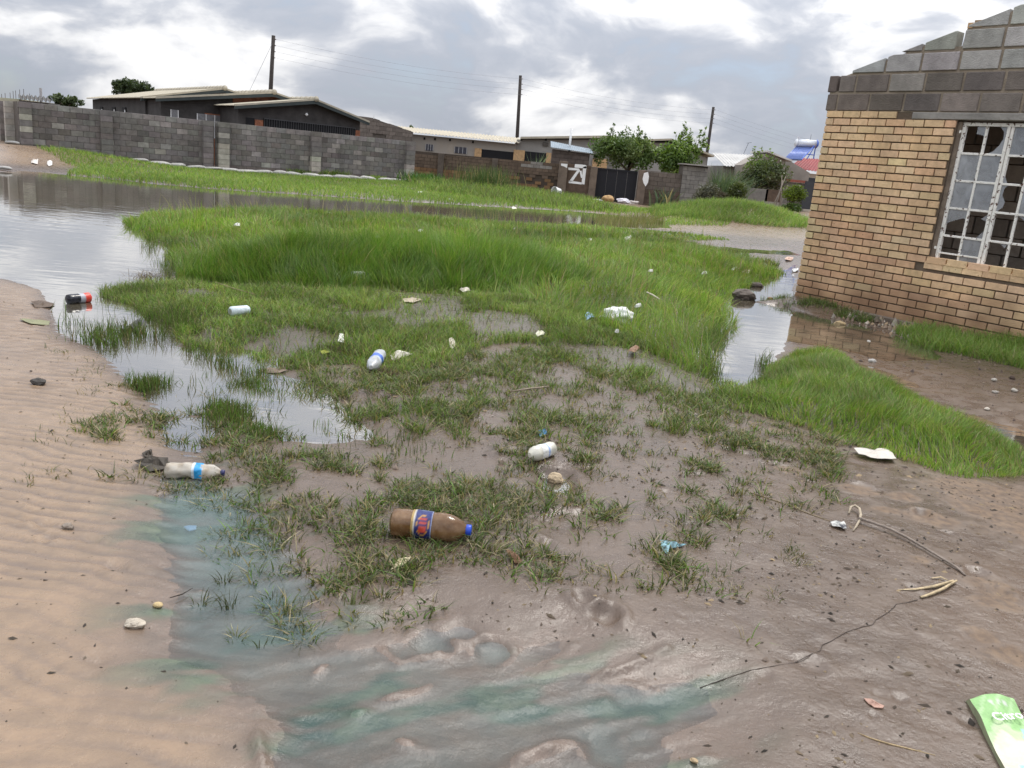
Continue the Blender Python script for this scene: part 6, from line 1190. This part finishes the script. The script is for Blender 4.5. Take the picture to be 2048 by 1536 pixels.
def ctext(body, at, size, ang, name, m_):
    cu = bpy.data.curves.new(name, 'FONT'); cu.body = body; cu.size = size; cu.extrude = .0006; cu.shear = .25; cu.offset = size*.012; cu.align_x = 'CENTER'; tmp = bpy.data.objects.new('tmp', cu); COL.objects.link(tmp)
    dg = bpy.context.evaluated_depsgraph_get(); me = bpy.data.meshes.new_from_object(tmp.evaluated_get(dg)); bpy.data.objects.remove(tmp); me.materials.clear(); me.materials.append(m_)
    p = ca_+wv*at[0]+lv*1.25*at[1]; z = cz(*at); xd = wv/np.linalg.norm(wv); ld = -lv/np.linalg.norm(lv); nr = np.cross(xd, ld); nr /= np.linalg.norm(nr); yd = np.cross(nr, xd); ca2, sa2 = math.cos(ang), math.sin(ang); ex = xd*ca2+yd*sa2; ey = -xd*sa2+yd*ca2
    o = linkmesh(name, me, None, ct); pos = p+np.array([0, 0, z+.010])-BASE[ct]; o.matrix_local = Matrix(((ex[0], ey[0], nr[0], pos[0]), (ex[1], ey[1], nr[1], pos[1]), (ex[2], ey[2], nr[2], pos[2]), (0, 0, 0, 1)))
ctext('Citro', (.56, .36), .046, .12, 'lettering', M_TXT)
# root clods
for a, b_, w, lb in ((700, 703, .16, 'clod of brown roots under the white paper scrap'), (300, 560, .30, 'brown dead grass hump at the pond edge'), (770, 748, .13, 'tangle of dead roots left of the blue band bottle'), (1385, 490, .25, 'dry brown grass heap at the right side of the meadow')):
    p = GZ(a, b_); t_ = thing('root_clod', p, lb, 'roots'); v = Veg(); n = 260; P = np.repeat(p[None], n, 0); P[:, :2] += rng.normal(0, w*.33, (n, 2)); v.blades(P, rng.uniform(.03, .10, n)*(w/.16), rng.uniform(.002, .005, n), rng.uniform(.6, 2.2, n), tint(n, np.array([(.10, .065, .04), (.14, .09, .055), (.07, .045, .03)]), .1), 3); v.build('roots', M_GRASS, t_, p)
# single tufts
for a, b_, nb2, h, pal, fs, lb in ((1492, 1282, 9, (.03, .075), PAL[:2], .45, 'lone grass shoot with pale bent blades on the bare mud'), (448, 1166, 26, (.03, .05), OLIVE*.7, .0, 'dark grass tuft at the end of the white ridge in the shallows'), (400, 1218, 18, (.03, .065), OLIVE*.7, .05, 'dark forked grass tuft in the green shallows, left one'), (458, 1222, 26, (.03, .06), OLIVE*.6, .0, 'dark bushy grass tuft in the green shallows, right one'), (545, 1205, 5, (.04, .06), OLIVE*.6, .0, 'few dark blades standing in the shallow water below the mud tongue'),
                                  (612, 1262, 4, (.04, .065), OLIVE*.7, 0, 'thin pair of blades standing in the shallows'), (518, 1305, 6, (.03, .05), OLIVE*.7, .1, 'small tuft growing in the lower shallows'), (765, 1195, 34, (.025, .055), OLIVE, .25, 'straggling tuft on the mud below the brown bottle'), (470, 1285, 20, (.02, .04), OLIVE, .3, 'half buried tuft on a mud ridge in the shallows')):
    p = GZ(a, b_); p[2] = max(p[2], -.006); t_ = thing('grass_tuft', p, lb, 'grass tuft'); v = Veg(); P = np.repeat(p[None], nb2, 0); off = rng.normal(0, .014, (nb2, 2)); P[:, :2] += off; v.blades(P, rng.uniform(*h, nb2), rng.uniform(.0028, .005, nb2), rng.uniform(.2, 1.5, nb2), tint(nb2, np.asarray(pal), fs, straw=STRAW*1.4), 3, az=np.arctan2(off[:, 1], off[:, 0])); v.build('blades', M_GRASS, t_, p)
# chaff, clods and grit strewn over the mud (uncountable)
def chips(n, poly, size, pal, name, label, fn=None, flat=.4, lng=2.2):
    P = sample(poly, n, fn); n = len(P); P = P[P[:, 2] > .001]; n = len(P); az = rng.uniform(0, 2*np.pi, n); s_ = rng.gamma(2.2, size/2.2, n); l_ = s_*rng.uniform(1, lng, n); ex = np.stack([np.cos(az), np.sin(az), rng.normal(0, .15, n)], 1); ey = np.stack([-np.sin(az), np.cos(az), rng.normal(0, .15, n)], 1); up = np.array([[0, 0, 1.]])
    a = P-ex*l_[:, None]; b_ = P+ex*l_[:, None]; c = P+ey*s_[:, None]*.7; d = P-ey*s_[:, None]*.7; e = P+up*(s_*flat*2)[:, None]+ex*(s_*rng.normal(0, .3, n))[:, None]; V = np.stack([a, b_, c, d, e], 1).reshape(-1, 3); i = (np.arange(n)*5)[:, None]
    T = np.concatenate([i+np.array([t]) for t in ((0, 3, 4), (3, 1, 4), (1, 2, 4), (2, 0, 4))]); C = np.repeat(np.array(pal)[rng.integers(0, len(pal), n)]*rng.uniform(.6, 1.4, (n, 1)), 5, 0)
    o = linkmesh(name, trimesh(name, V, T, C, mat('chips_attr', (1, 1, 1), .9, .1, 20, src='attr'))); return setp(o, label, 'debris', kind='stuff')
MUDALL = gpoly([(250, 800), (560, 750), (1000, 700), (1500, 830), (1750, 920), (2048, 960), (2300, 1200), (2200, 1560), (1200, 1560), (1150, 1300), (700, 1200), (560, 1060), (300, 940)])
chips(5200, MUDALL, .0036, [(.04, .03, .022), (.06, .045, .03), (.025, .02, .015), (.10, .075, .05), (.20, .15, .09)], 'mud_chaff', 'fine dark chaff and bits of stem strewn over the mud', lambda x, y, d: np.clip(.25+sm(fbm(x*2.2+8, y*2.2, 3), -.1, .5), 0, 1))
chips(300, MUDALL, .0042, [(.10, .075, .058), (.13, .10, .08), (.06, .045, .035)], 'mud_crumbs', 'small crumbs of mud lying on the wet ground', None, .7, 1.4)
APRON = gpoly([(1640, 720), (1800, 690), (2100, 730), (2200, 900), (2050, 860), (1850, 770)])
chips(260, APRON, .007, [(.16, .13, .10), (.10, .075, .058), (.05, .035, .03), (.12, .09, .07)], 'yard_grit', 'grit and crumbs on the bare yard before the brick house', None, .6, 1.5)
RUB = np.array([HW(t, 0, n)[:2] for t, n in ((.9, -.06), (.9, -.6), (2.1, -.75), (2.3, -.06))]); chips(420, RUB, .012, [(.20, .15, .11), (.30, .22, .14), (.10, .08, .06), (.34, .30, .25)], 'foot_rubble', 'rubble and soil crumbs along the foot of the brick wall', None, .8, 1.4)
chips(800, gpoly([(-400, 600), (60, 600), (250, 800), (300, 1000), (320, 1300), (480, 1400), (500, 1560), (-400, 1800)]), .0026, [(.05, .04, .03), (.09, .07, .05), (.03, .024, .02)], 'sand_grit', 'dark grit specks on the rippled sand')
